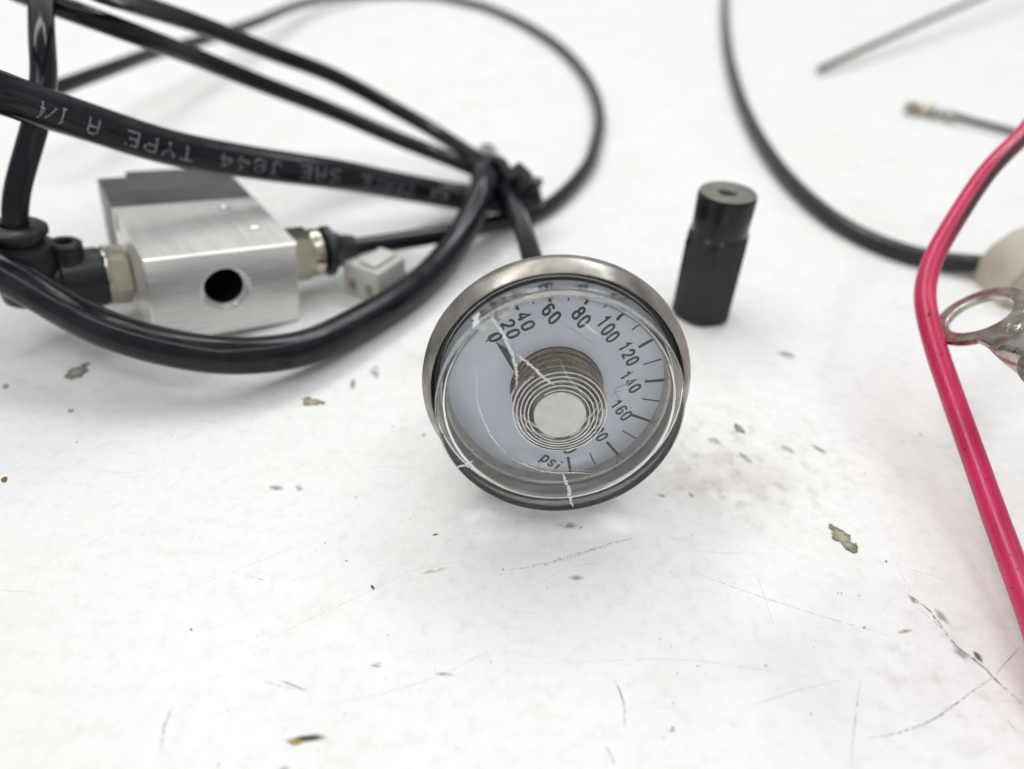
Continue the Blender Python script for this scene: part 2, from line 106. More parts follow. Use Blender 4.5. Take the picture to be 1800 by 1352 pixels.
def table_material():
    m = bpy.data.materials.new('worn_white_paint'); m.use_nodes = True
    nt = m.node_tree; N = nt.nodes; L = nt.links; p = N['Principled BSDF']
    tc = N.new('ShaderNodeTexCoord'); O = tc.outputs['Object']
    def noise(sc, det=5.0, rough=0.6, vec=None):
        n = N.new('ShaderNodeTexNoise'); n.inputs['Scale'].default_value = sc; n.inputs['Detail'].default_value = det
        n.inputs['Roughness'].default_value = rough; L.new(vec or O, n.inputs['Vector']); return n.outputs['Fac']
    def ramp(sock, a, b, c=0.0, d=1.0):
        r = N.new('ShaderNodeMapRange'); r.interpolation_type = 'SMOOTHSTEP'
        for i, v in enumerate((a, b, c, d)): r.inputs[i + 1].default_value = v
        L.new(sock, r.inputs[0]); return r.outputs[0]
    def mul(a, b):
        n = N.new('ShaderNodeMath'); n.operation = 'MULTIPLY'; n.use_clamp = True; L.new(a, n.inputs[0])
        if isinstance(b, float): n.inputs[1].default_value = b
        else: L.new(b, n.inputs[1])
        return n.outputs[0]
    def spot(x, y, rx, ry, ang=0.0):
        mp = N.new('ShaderNodeMapping'); mp.vector_type = 'TEXTURE'
        mp.inputs['Location'].default_value = (x * MM, y * MM, 0); mp.inputs['Rotation'].default_value = (0, 0, math.radians(ang))
        mp.inputs['Scale'].default_value = (rx * MM, ry * MM, 1)
        L.new(O, mp.inputs['Vector'])
        ln = N.new('ShaderNodeVectorMath'); ln.operation = 'LENGTH'; L.new(mp.outputs[0], ln.inputs[0])
        return ramp(ln.outputs['Value'], 1.0, 0.15)
    col = None
    def layer(fac, c):
        nonlocal col
        mx = N.new('ShaderNodeMix'); mx.data_type = 'RGBA'
        if col is None: mx.inputs[6].default_value = (0.84, 0.84, 0.825, 1)
        else: L.new(col, mx.inputs[6])
        mx.inputs[7].default_value = (*c, 1); L.new(fac, mx.inputs[0]); col = mx.outputs[2]
    layer(mul(ramp(noise(14, 4), 0.46, 0.72), 0.5), (0.78, 0.77, 0.74))
    layer(mul(ramp(noise(70, 6), 0.52, 0.74), 0.42), (0.72, 0.70, 0.66))
    layer(mul(ramp(noise(480, 5, 0.65), 0.46, 0.72), 0.42), (0.66, 0.65, 0.625))
    # grime round the gauge and near right, with shadow painted into some layers
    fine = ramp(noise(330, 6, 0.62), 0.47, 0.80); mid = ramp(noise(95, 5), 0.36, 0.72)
    layer(mul(mul(spot(32, 79, 21, 13, -20), mid), 0.70), (0.53, 0.48, 0.46))  # grime tint that also paints in the gauge's soft shadow
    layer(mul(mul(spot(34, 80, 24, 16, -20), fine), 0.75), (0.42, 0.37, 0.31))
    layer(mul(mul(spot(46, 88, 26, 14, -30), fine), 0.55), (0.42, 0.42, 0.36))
    layer(mul(spot(42, 46, 36, 20, 10), 0.30), (0.70, 0.67, 0.68))  # photographer's shadow put into the colour, along with scuffing
    layer(mul(mul(spot(40, 48, 28, 16, 10), mid), 0.35), (0.60, 0.56, 0.57))  # mottled part of that painted shadow and grime
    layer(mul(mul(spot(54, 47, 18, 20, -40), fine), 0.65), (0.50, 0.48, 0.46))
    layer(mul(mul(spot(-22, 79, 18, 8, 10), mid), 0.20), (0.66, 0.60, 0.50))
    layer(mul(mul(spot(-18, 108, 14, 10, 15), mid), 0.35), (0.56, 0.55, 0.52))
    # broad worn scuffs, drawn out along the wiping direction
    for rot, sx, sy, a, b_, k, cc in ((0.35, 22, 150, 0.50, 0.72, 0.34, (0.66, 0.655, 0.64)), (-0.7, 30, 190, 0.53, 0.72, 0.30, (0.64, 0.62, 0.60)), (1.3, 40, 260, 0.56, 0.72, 0.26, (0.60, 0.595, 0.58))):
        mq = N.new('ShaderNodeMapping'); mq.inputs['Rotation'].default_value = (0, 0, rot); mq.inputs['Scale'].default_value = (sx, sy, 1); L.new(O, mq.inputs['Vector'])
        layer(mul(mul(ramp(noise(1.0, 7, 0.68, mq.outputs[0]), a, b_), ramp(noise(16, 3), 0.42, 0.62)), k), cc)
    # pinhead specks and hairline scuffs
    layer(mul(ramp(noise(1500, 2, 0.5), 0.71, 0.76), 0.45), (0.40, 0.38, 0.33))
    mpx = N.new('ShaderNodeMapping'); mpx.inputs['Rotation'].default_value = (0, 0, 0.5)
    mpx.inputs['Scale'].default_value = (60, 1700, 1); L.new(O, mpx.inputs['Vector'])
    layer(mul(mul(ramp(noise(1.0, 2, 0.5, mpx.outputs[0]), 0.66, 0.72), ramp(noise(35, 3), 0.5, 0.62)), 0.35), (0.52, 0.51, 0.48))
    mpy = N.new('ShaderNodeMapping'); mpy.inputs['Rotation'].default_value = (0, 0, -0.9)
    mpy.inputs['Scale'].default_value = (80, 2200, 1); L.new(O, mpy.inputs['Vector'])
    layer(mul(mul(ramp(noise(1.0, 2, 0.5, mpy.outputs[0]), 0.67, 0.72), ramp(noise(28, 3), 0.5, 0.62)), 0.35), (0.50, 0.49, 0.48))
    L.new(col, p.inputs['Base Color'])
    L.new(ramp(noise(90), 0.3, 0.7, 0.38, 0.62), p.inputs['Roughness'])
    p.inputs['Specular IOR Level'].default_value = 0.35
    b = N.new('ShaderNodeBump'); b.inputs['Strength'].default_value = 0.55; b.inputs['Distance'].default_value = 0.00015
    L.new(noise(1100, 4), b.inputs['Height']); L.new(b.outputs['Normal'], p.inputs['Normal'])
    return m

def fade_material(name, colr, solid, scale, rough=0.7, lo=0.36, feather=False):
    """A broken-up mark: opaque in places, worn through in others."""
    m = bpy.data.materials.new(name); m.use_nodes = True
    nt = m.node_tree; N = nt.nodes; L = nt.links; p = N['Principled BSDF']
    p.inputs['Base Color'].default_value = (*colr, 1); p.inputs['Roughness'].default_value = rough
    tc = N.new('ShaderNodeTexCoord'); n = N.new('ShaderNodeTexNoise'); n.inputs['Scale'].default_value = scale
    n.inputs['Detail'].default_value = 6; L.new(tc.outputs['Object'], n.inputs['Vector'])
    r = N.new('ShaderNodeMapRange'); r.inputs[1].default_value = lo; r.inputs[2].default_value = lo + 0.24
    r.inputs[3].default_value = 0.0; r.inputs[4].default_value = solid
    L.new(n.outputs['Fac'], r.inputs[0])
    if feather:                                             # UV.x runs from 0 at the rim to 1 in the middle
        sp = N.new('ShaderNodeSeparateXYZ'); L.new(tc.outputs['UV'], sp.inputs[0])
        e = N.new('ShaderNodeMapRange'); e.inputs[1].default_value = 0.05; e.inputs[2].default_value = 0.7; L.new(sp.outputs['X'], e.inputs[0])
        k = N.new('ShaderNodeMath'); k.operation = 'MULTIPLY'; L.new(e.outputs[0], k.inputs[0]); L.new(r.outputs[0], k.inputs[1])
        L.new(k.outputs[0], p.inputs['Alpha'])
    else: L.new(r.outputs[0], p.inputs['Alpha'])
    return m

M = {}
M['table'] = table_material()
M['chip_o'] = mat('bare_wood_chip', (0.16, 0.14, 0.085), 0.8, var=(0.34, 0.31, 0.23), vscale=900, bump=0.6)
def chip_material():
    m = mat('bare_wood_chip', (0.13, 0.115, 0.07), 0.8, var=(0.20, 0.18, 0.12), vscale=1100, bump=0.6)
    nt = m.node_tree; N = nt.nodes; L = nt.links; p = N['Principled BSDF']; src = p.inputs['Base Color'].links[0].from_socket
    tc = N.new('ShaderNodeTexCoord'); sp = N.new('ShaderNodeSeparateXYZ'); L.new(tc.outputs['UV'], sp.inputs[0])
    n = N.new('ShaderNodeTexNoise'); n.inputs['Scale'].default_value = 1500; n.inputs['Detail'].default_value = 6; L.new(tc.outputs['Object'], n.inputs['Vector'])
    k = N.new('ShaderNodeMath'); k.operation = 'MULTIPLY'; L.new(sp.outputs['X'], k.inputs[0]); L.new(n.outputs['Fac'], k.inputs[1])
    r = N.new('ShaderNodeMapRange'); r.inputs[1].default_value = 0.12; r.inputs[2].default_value = 0.40; L.new(k.outputs[0], r.inputs[0])
    mx = N.new('ShaderNodeMix'); mx.data_type = 'RGBA'; L.new(src, mx.inputs[6]); mx.inputs[7].default_value = (0.40, 0.37, 0.29, 1)
    L.new(r.outputs[0], mx.inputs[0]); L.new(mx.outputs[2], p.inputs['Base Color'])
    n2 = N.new('ShaderNodeTexNoise'); n2.inputs['Scale'].default_value = 750; n2.inputs['Detail'].default_value = 7; L.new(tc.outputs['Object'], n2.inputs['Vector'])
    ad = N.new('ShaderNodeMath'); ad.operation = 'MULTIPLY_ADD'; L.new(n2.outputs['Fac'], ad.inputs[0]); ad.inputs[1].default_value = 1.5; L.new(sp.outputs['X'], ad.inputs[2])
    al = N.new('ShaderNodeMapRange'); al.inputs[1].default_value = 0.86; al.inputs[2].default_value = 1.08; L.new(ad.outputs[0], al.inputs[0]); L.new(al.outputs[0], p.inputs['Alpha'])   # ragged, flaking rim
    return m
M['chip_o'] = chip_material()
M['chip_k'] = fade_material('dark_gouge', (0.05, 0.047, 0.04), 1.0, 900, lo=0.25, feather=True)
M['chip_y'] = mat('ochre_speck', (0.45, 0.33, 0.08), 0.7, var=(0.25, 0.19, 0.06), vscale=1500)
M['chip_b'] = mat('rust_speck', (0.20, 0.11, 0.035), 0.7, var=(0.09, 0.06, 0.03), vscale=1500)
M['chip_g'] = fade_material('grey_smudge', (0.33, 0.33, 0.32), 0.60, 700, lo=0.30, feather=True)
M['chip_f'] = fade_material('olive_smear', (0.30, 0.27, 0.19), 0.62, 700, lo=0.30, feather=True)
M['scratch'] = [fade_material('scratch_mark', (0.22, 0.21, 0.20), a, 1600) for a in (0.35, 0.55, 0.85)]
M['pencil'] = fade_material('blue_scribble', (0.30, 0.32, 0.40), 0.40, 2600, lo=0.42)
M['speck'] = mat('dirt_speck', (0.16, 0.14, 0.11), 0.8, var=(0.36, 0.33, 0.29), vscale=300)

M['nickel'] = mat('tarnished_nickel', (0.40, 0.375, 0.335), 0.38, 1.0, var=(0.15, 0.132, 0.12), vscale=210, rvar=0.14, bump=0.10, bscale=3000, lo=0.42, hi=0.78)
M['nickel_dark'] = mat('dark_nickel', (0.30, 0.28, 0.24), 0.38, 1.0, var=(0.20, 0.17, 0.13), vscale=500, rvar=0.1)  # darker, browner nickel for the case back
M['spacer'] = mat('dark_spacer', (0.50, 0.48, 0.44), 0.35, 0.7, var=(0.34, 0.32, 0.29), vscale=400, rvar=0.1)
M['brasscup'] = mat('dull_brass', (0.34, 0.30, 0.23), 0.36, 1.0, var=(0.22, 0.17, 0.12), vscale=420, rvar=0.1)
M['gasket'] = mat('black_gasket', (0.018, 0.018, 0.018), 0.45, var=(0.05, 0.05, 0.045), vscale=1500, lo=.5, hi=.8)
M['dial'] = mat('silver_dial', (0.57, 0.61, 0.69), 0.40, 0.3, var=(0.70, 0.74, 0.81), vscale=90, rvar=0.08, bump=0.03)
M['ink'] = mat('dial_ink', (0.008, 0.008, 0.010), 0.6, spec=0.1, var=(0.03, 0.03, 0.032), vscale=1500)
M['pointer'] = mat('pointer_black', (0.010, 0.010, 0.011), 0.6, spec=0.1, var=(0.022, 0.022, 0.025), vscale=900)
M['coil'] = mat('bright_spring', (0.78, 0.76, 0.72), 0.2, 1.0, var=(0.6, 0.56, 0.5), vscale=700, rvar=0.08)
M['coil_brown'] = mat('bronze_spring', (0.33, 0.22, 0.12), 0.3, 1.0, var=(0.16, 0.10, 0.06), vscale=800, rvar=0.1)
M['hub'] = mat('spun_disc', (0.84, 0.82, 0.785), 0.36, 0.45, var=(0.76, 0.735, 0.69), vscale=700, rvar=0.1, bump=0.06)
M['tubing'] = mat('black_nylon', (0.007, 0.007, 0.011), 0.17, var=(0.013, 0.013, 0.019), vscale=120, rvar=0.06, spec=0.3)
M['tubing_scuffed'] = mat('scuffed_nylon', (0.007, 0.007, 0.011), 0.19, var=(0.020, 0.020, 0.027), vscale=200, rvar=0.08, spec=0.3, lo=0.5, hi=0.8)
M['tubing_bore'] = mat('cut_nylon', (0.16, 0.155, 0.145), 0.6, var=(0.30, 0.29, 0.27), vscale=900)
M['print'] = mat('white_print', (0.42, 0.46, 0.54), 0.6, var=(0.18, 0.20, 0.24), vscale=900)
M['cable'] = mat('black_rubber', (0.010, 0.011, 0.012), 0.36, var=(0.02, 0.021, 0.023), vscale=300, rvar=0.1)
M['tie'] = mat('black_tie', (0.008, 0.008, 0.009), 0.38, var=(0.02, 0.02, 0.022), vscale=600)
M['alu'] = mat('milled_aluminium', (0.82, 0.81, 0.79), 0.30, 0.62, var=(0.785, 0.775, 0.76), vscale=60, stretch=(1, 1, 14), rvar=0.06, bump=0.03, bscale=700)
M['alu_top'] = mat('brushed_aluminium', (0.77, 0.75, 0.72), 0.46, 0.42, var=(0.66, 0.64, 0.615), vscale=90, stretch=(12, 1, 1), rvar=0.06, bump=0.18, bscale=350)
M['solenoid'] = mat('anodised_grey', (0.085, 0.085, 0.092), 0.40, 0.45, var=(0.12, 0.12, 0.128), vscale=150, rvar=0.08, bump=0.1)
M['hole'] = mat('dark_bore', (0.012, 0.012, 0.012), 0.45, 0.3, var=(0.03, 0.03, 0.03), vscale=400)
M['fitting'] = mat('nickel_fitting', (0.62, 0.585, 0.49), 0.22, 1.0, var=(0.46, 0.42, 0.33), vscale=200, rvar=0.07)
M['plastic'] = mat('black_fitting', (0.011, 0.012, 0.015), 0.38, var=(0.02, 0.021, 0.026), vscale=200, rvar=0.1, bump=0.1, bscale=2500)
M['nylon'] = mat('white_nylon', (0.84, 0.84, 0.81), 0.32, var=(0.76, 0.75, 0.70), vscale=200, Transmission_Weight=0.35)
M['tan'] = mat('tan_contact', (0.36, 0.27, 0.15), 0.45, var=(0.25, 0.18, 0.1), vscale=500)
M['blackened'] = mat('blackened_brass', (0.007, 0.007, 0.008), 0.24, 0.2, var=(0.017, 0.017, 0.017), vscale=180, rvar=0.08, bump=0.12, bscale=900)
M['worn_top'] = mat('worn_end_face', (0.17, 0.16, 0.135), 0.42, 0.4, var=(0.25, 0.235, 0.20), vscale=350, rvar=0.1)
M['tin'] = mat('tinned_copper', (0.62, 0.585, 0.53), 0.25, 1.0, var=(0.24, 0.20, 0.15), vscale=300, rvar=0.12, bump=0.35, bscale=900, lo=.4, hi=.7)
M['pit'] = mat('pitting', (0.06, 0.055, 0.045), 0.6, var=(0.12, 0.11, 0.09), vscale=1200)
M['copper'] = mat('frayed_strands', (0.10, 0.10, 0.10), 0.5, 0.6, var=(0.35, 0.31, 0.24), vscale=1200)
M['beige'] = mat('aged_plastic', (0.52, 0.48, 0.40), 0.5, var=(0.40, 0.36, 0.28), vscale=140, rvar=0.08, bump=0.1)
M['green'] = mat('olive_insulation', (0.025, 0.033, 0.012), 0.42, var=(0.045, 0.052, 0.022), vscale=300)
M['darkgreen'] = mat('dark_green_insulation', (0.02, 0.045, 0.03), 0.4, var=(0.035, 0.06, 0.045), vscale=300)
M['crimp'] = mat('tin_terminal', (0.55, 0.50, 0.42), 0.35, 1.0, var=(0.42, 0.36, 0.28), vscale=300)
M['crack'] = fade_material('crack_white', (0.88, 0.88, 0.88), 0.95, 4200, 0.35, 0.28)
M['crack_dark'] = fade_material('crack_dark', (0.05, 0.05, 0.06), 0.95, 3800, 0.3, 0.25)
M['fracture'] = fade_material('fracture_frost', (0.62, 0.63, 0.60), 0.8, 1300, 0.3)
def red_material():
    m = mat('red_insulation', (0.60, 0.018, 0.105), 0.30, var=(0.50, 0.015, 0.08), vscale=160, rvar=0.08, bump=0.05)
    nt = m.node_tree; N = nt.nodes; L = nt.links; p = N['Principled BSDF']
    src = p.inputs['Base Color'].links[0].from_socket
    tc = N.new('ShaderNodeTexCoord')
    sp = N.new('ShaderNodeSeparateXYZ'); L.new(tc.outputs['UV'], sp.inputs[0])
    n = N.new('ShaderNodeTexNoise'); n.inputs['Scale'].default_value = 1300; n.inputs['Detail'].default_value = 8
    n.inputs['Roughness'].default_value = 0.75
    L.new(tc.outputs['Object'], n.inputs['Vector'])
    def mr(s, a, b):
        r = N.new('ShaderNodeMapRange'); r.inputs[1].default_value = a; r.inputs[2].default_value = b; L.new(s, r.inputs[0]); return r.outputs[0]
    def mul(a, b):
        k = N.new('ShaderNodeMath'); k.operation = 'MULTIPLY'; L.new(a, k.inputs[0]); L.new(b, k.inputs[1]); return k.outputs[0]
    # black rub mark along one flank (V runs round the wire, U along it)
    d = N.new('ShaderNodeMath'); d.operation = 'SUBTRACT'; L.new(sp.outputs['Y'], d.inputs[0]); d.inputs[1].default_value = RUB_V
    ab = N.new('ShaderNodeMath'); ab.operation = 'ABSOLUTE'; L.new(d.outputs[0], ab.inputs[0])
    band = mr(ab.outputs[0], 0.13, 0.05); along = mul(mr(sp.outputs['X'], RUB_0 + 0.002, RUB_0 + 0.012), mr(sp.outputs['X'], RUB_0 + 0.052, RUB_0 + 0.036))
    f = mul(mul(band, along), mr(n.outputs['Fac'], 0.30, 0.46))
    mx = N.new('ShaderNodeMix'); mx.data_type = 'RGBA'; L.new(src, mx.inputs[6]); mx.inputs[7].default_value = (0.035, 0.022, 0.025, 1)
    L.new(f, mx.inputs[0])
    n2 = N.new('ShaderNodeTexNoise'); n2.inputs['Scale'].default_value = 900; n2.inputs['Detail'].default_value = 2
    L.new(tc.outputs['Object'], n2.inputs['Vector'])
    mx2 = N.new('ShaderNodeMix'); mx2.data_type = 'RGBA'; L.new(mx.outputs[2], mx2.inputs[6]); mx2.inputs[7].default_value = (0.09, 0.012, 0.025, 1)
    L.new(mr(n2.outputs['Fac'], 0.68, 0.73), mx2.inputs[0]); L.new(mx2.outputs[2], p.inputs['Base Color'])
    return m
RUB_V = 0.84; RUB_0 = 0.130
M['red'] = red_material()
def glass_material(name='clear_acrylic', base_r=0.0, top_r=0.12):
    m = bpy.data.materials.new(name); m.use_nodes = True
    p = m.node_tree.nodes['Principled BSDF']
    p.inputs['Base Color'].default_value = (0.975, 0.985, 0.99, 1); p.inputs['Roughness'].default_value = 0.0
    p.inputs['Transmission Weight'].default_value = 1.0; p.inputs['IOR'].default_value = 1.49
    N = m.node_tree.nodes; L = m.node_tree.links
    tc = N.new('ShaderNodeTexCoord'); n = N.new('ShaderNodeTexNoise'); n.inputs['Scale'].default_value = 700; n.inputs['Detail'].default_value = 3
    L.new(tc.outputs['Object'], n.inputs['Vector'])
    r = N.new('ShaderNodeMapRange'); r.inputs[1].default_value = 0.62; r.inputs[2].default_value = 0.8; r.inputs[3].default_value = base_r; r.inputs[4].default_value = top_r
    L.new(n.outputs['Fac'], r.inputs[0]); L.new(r.outputs[0], p.inputs['Roughness'])
    return m
M['glass'] = glass_material(); M['glass_wall'] = glass_material('rubbed_acrylic', 0.14, 0.30)

# ------------------------------------------------------------------ builders
def tag(o, label, cat, group=None):
    o['label'] = label; o['category'] = cat
    if group: o['group'] = group
    return o
def empty(name, label, cat, loc=(0, 0, 0), mtx=None):
    o = bpy.data.objects.new(name, None); COL.objects.link(o)
    o.empty_display_size = 0.01
    o.matrix_world = mtx if mtx is not None else Matrix.Translation(Vector(loc) * MM)
    return tag(o, label, cat)
def obj(name, bm, material, parent=None, smooth=True, angle=40):
    me = bpy.data.meshes.new(name)
    bmesh.ops.recalc_face_normals(bm, faces=bm.faces[:])
    for v in bm.verts: v.co *= MM
    bm.to_mesh(me); bm.free()
    for mm in (material if isinstance(material, list) else [material]): me.materials.append(mm)
    if smooth:
        for p in me.polygons: p.use_smooth = True
        me.set_sharp_from_angle(angle=math.radians(angle))
    o = bpy.data.objects.new(name, me); COL.objects.link(o)
    if parent: o.parent = parent
    return o
def flat(name, bm, material, parent=None):      # thin printed marks: keep winding
    me = bpy.data.meshes.new(name)
    for v in bm.verts: v.co *= MM
    bm.to_mesh(me); bm.free(); me.materials.append(material)
    o = bpy.data.objects.new(name, me); COL.objects.link(o)
    if parent: o.parent = parent
    return o
def lathe(profile, seg=96, bm=None, mtx=None, closed=False):
    """profile: (radius, height) pairs about local Z; radius 0 closes on the axis."""
    bm = bm or bmesh.new(); rings = []
    for r, z in profile:
        if r < 1e-6: rings.append([bm.verts.new((0, 0, z))])
        else: rings.append([bm.verts.new((r * math.cos(2 * math.pi * i / seg), r * math.sin(2 * math.pi * i / seg), z)) for i in range(seg)])
    pairs = list(zip(rings, rings[1:]))
    if closed: pairs.append((rings[-1], rings[0]))
    for a, b in pairs:
        for i in range(seg):
            j = (i + 1) % seg
            if len(a) == 1 and len(b) == 1: continue
            if len(a) == 1: bm.faces.new((a[0], b[i], b[j]))
            elif len(b) == 1: bm.faces.new((a[i], a[j], b[0]))
            else: bm.faces.new((a[i], a[j], b[j], b[i]))
    if mtx is not None:
        vs = [v for ring in rings for v in ring]; bmesh.ops.transform(bm, matrix=mtx, verts=vs)
    return bm
def box(x0, x1, y0, y1, z0, z1, bev=0.3, seg=2, bm=None, mtx=None):
    bm = bm or bmesh.new()
    r = bmesh.ops.create_cube(bm, size=1.0); vs = r['verts']
    for v in vs:
        v.co = Vector(((x0 + x1) / 2 + v.co.x * (x1 - x0), (y0 + y1) / 2 + v.co.y * (y1 - y0), (z0 + z1) / 2 + v.co.z * (z1 - z0)))
    if mtx is not None: bmesh.ops.transform(bm, matrix=mtx, verts=vs)
    if bev > 0:
        es = list({e for v in vs for e in v.link_edges})
        bmesh.ops.bevel(bm, geom=es, offset=bev, segments=seg, profile=0.6, affect='EDGES')
    return bm
def poly(pts, z0, z1, bev=0.0, bm=None, mtx=None):
    """Extruded outline in XY."""
    bm = bm or bmesh.new()
    a = [bm.verts.new((x, y, z0)) for x, y in pts]; b = [bm.verts.new((x, y, z1)) for x, y in pts]
    n = len(pts); fs = [bm.faces.new(a[::-1]), bm.faces.new(b)]
    for i in range(n): bm.faces.new((a[i], a[(i + 1) % n], b[(i + 1) % n], b[i]))
    if bev: bmesh.ops.bevel(bm, geom=list({e for f in fs for e in f.edges}), offset=bev, segments=2, affect='EDGES')
    if mtx is not None: bmesh.ops.transform(bm, matrix=mtx, verts=bm.verts[:])
    return bm
def spline(pts, step=1.2):
    P = [Vector(p) for p in pts]; P = [2 * P[0] - P[1]] + P + [2 * P[-1] - P[-2]]; out = []
    for i in range(1, len(P) - 2):
        p0, p1, p2, p3 = P[i - 1:i + 3]
        d = lambda a, b: max((b - a).length ** 0.5, 1e-4)
        t0 = 0; t1 = t0 + d(p0, p1); t2 = t1 + d(p1, p2); t3 = t2 + d(p2, p3)
        n = max(2, int((p2 - p1).length / step))
        for k in range(n):
            t = t1 + (t2 - t1) * k / n
            A1 = (t1 - t) / (t1 - t0) * p0 + (t - t0) / (t1 - t0) * p1
            A2 = (t2 - t) / (t2 - t1) * p1 + (t - t1) / (t2 - t1) * p2
            A3 = (t3 - t) / (t3 - t2) * p2 + (t - t2) / (t3 - t2) * p3
            B1 = (t2 - t) / (t2 - t0) * A1 + (t - t0) / (t2 - t0) * A2
            B2 = (t3 - t) / (t3 - t1) * A2 + (t - t1) / (t3 - t1) * A3
            out.append((t2 - t) / (t2 - t1) * B1 + (t - t1) / (t2 - t1) * B2)
    out.append(P[-2])
    for _ in range(14 if step > 0.5 else 3):                # relax small kinks
        out = [out[0]] + [(out[i - 1] + 2 * out[i] + out[i + 1]) / 4 for i in range(1, len(out) - 1)] + [out[-1]]
    return out
def frames(pts):
    """Tangent and two normals at each point; the first normal starts as near to straight up as it can."""
    T = []
    for i in range(len(pts)): T.append((pts[min(i + 1, len(pts) - 1)] - pts[max(i - 1, 0)]).normalized())
    fr = []
    for t in T:
        u = Vector((0, 0, 1)); u = u - t * u.dot(t)
        u = u.normalized() if u.length > 0.05 else (fr[-1][1] - t * fr[-1][1].dot(t)).normalized()
        fr.append((t, u, t.cross(u)))
    return fr
def tube(pts, r, seg=20, bore=0.0, bm=None):
    bm = bm or bmesh.new(); fr = frames(pts); rings = []; s = 0.0; S = []
    uv = bm.loops.layers.uv.verify()
    for i, p in enumerate(pts):
        if i: s += (p - pts[i - 1]).length
        S.append(s); t, u, w = fr[i]
        rings.append([bm.verts.new(p + (u * math.cos(2 * math.pi * k / seg) + w * math.sin(2 * math.pi * k / seg)) * r) for k in range(seg)])
    for i in range(len(pts) - 1):
        for k in range(seg):
            j = (k + 1) % seg
            f = bm.faces.new((rings[i][k], rings[i][j], rings[i + 1][j], rings[i + 1][k]))
            for lp, (a, b) in zip(f.loops, ((S[i], k), (S[i], k + 1), (S[i + 1], k + 1), (S[i + 1], k))): lp[uv].uv = (a * MM, b / seg)
    for e, sg in ((0, -1), (-1, 1)):                        # cut ends: annulus, then a bore running inwards
        p = pts[e]; t, u, w = fr[e]
        if bore <= 0:
            f = bm.faces.new(rings[e] if sg > 0 else rings[e][::-1]); f.material_index = 1 if bore < 0 else 0
            continue
        inn = [bm.verts.new(p + (u * math.cos(2 * math.pi * k / seg) + w * math.sin(2 * math.pi * k / seg)) * bore) for k in range(seg)]
        dp = [bm.verts.new(v.co - t * sg * 6) for v in inn]
        for k in range(seg):
            j = (k + 1) % seg
            f = bm.faces.new((rings[e][k], rings[e][j], inn[j], inn[k])); f.material_index = 1
            bm.faces.new((inn[k], inn[j], dp[j], dp[k]))
        bm.faces.new(dp)
    return bm
def ribbon(pts, w, z, bm, jag=0.3, step=0.5, mat_i=0):
    P = spline([Vector((x, y, z)) for x, y in pts], step) if len(pts) > 2 else [Vector((*pts[0], z)).lerp(Vector((*pts[1], z)), k / 8) for k in range(9)]
    L_ = []; n = len(P)
    for i, p in enumerate(P):
        t = (P[min(i + 1, n - 1)] - P[max(i - 1, 0)]).normalized(); q = Vector((-t.y, t.x, 0))
        taper = min(1, 0.25 + 3 * min(i, n - 1 - i) / n)
        c = p + q * random.uniform(-jag, jag) * w
        a = w * 0.5 * taper * random.uniform(0.6, 1.35); b = w * 0.5 * taper * random.uniform(0.6, 1.35)
        L_.append((bm.verts.new(c + q * a), bm.verts.new(c - q * b)))
    for (a, b), (c, d) in zip(L_, L_[1:]):
        f = bm.faces.new((a, b, d, c)); f.material_index = mat_i
    return bm
def basis(loc, ex, ey, ez, k=MM):
    m = Matrix.Identity(4)
    for i, v in enumerate((ex, ey, ez)):
        for r in range(3): m[r][i] = v[r]
    for r in range(3): m[r][3] = loc[r] * k
    return m
def hexagon(r, rot=0.0, n=6): return [(r * math.cos(rot + 2 * math.pi * i / n), r * math.sin(rot + 2 * math.pi * i / n)) for i in range(n)]

# ------------------------------------------------------------------ the surface
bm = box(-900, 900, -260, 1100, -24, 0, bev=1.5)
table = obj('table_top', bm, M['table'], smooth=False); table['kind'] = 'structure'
for k, pts in CHIPS:                                        # paint chipped and scuffed off the top
    bm = bmesh.new(); cx = sum(p[0] for p in pts) / len(pts); cy_ = sum(p[1] for p in pts) / len(pts)
    z = 0.04 if k != 'y' else 0.08
    vs = []; jt = [random.uniform(0.85, 1.5) for _ in pts]; jt = [(jt[q - 1] + 2 * jt[q] + jt[(q + 1) % len(jt)]) / 4 * random.uniform(.95, 1.05) for q in range(len(jt))]
    for (x, y), j in zip(pts, jt):
        vs.append(bm.verts.new((cx + (x - cx) * j, cy_ + (y - cy_) * j, z)))
    c = bm.verts.new((cx, cy_, z))
    uvl = bm.loops.layers.uv.verify()
    for i in range(len(vs)):
        f = bm.faces.new((c, vs[i], vs[(i + 1) % len(vs)]))
        for lp in f.loops: lp[uvl].uv = (1, 0) if lp.vert is c else (0, 0)
    flat('paint_chip' if k in 'oykb' else 'smudge', bm, M['chip_' + k], table)
for w, a, pts in SCRATCHES:
    mm = M['pencil'] if w == .5 else M['scratch'][0 if a < .4 else 1 if a < .6 else 2]
    flat('scratch', ribbon(pts, w, 0.03, bmesh.new(), jag=0.3), mm, table)
bm = bmesh.new()                                            # dust and pinhead dirt, past counting
for i in range(170):
    y = random.uniform(32, 150) if i % 3 else random.uniform(30, 90); x = random.uniform(-0.75, 0.75) * (y + 10)
    r = random.choice((0.04, 0.05, 0.06, 0.07, 0.12)) * random.uniform(0.7, 1.2); ang = random.uniform(0, 3.1); el = random.uniform(1, 2.6)
    vs = []
    for k in range(7):
        t = 2 * math.pi * k / 7; px = r * el * math.cos(t) * random.uniform(.7, 1.2); py = r * math.sin(t) * random.uniform(.7, 1.2)
        vs.append(bm.verts.new((x + px * math.cos(ang) - py * math.sin(ang), y + px * math.sin(ang) + py * math.cos(ang), 0.05)))
    bm.faces.new(vs)
dirt = flat('dirt_specks', bm, M['speck'], table); dirt['kind'] = 'stuff'

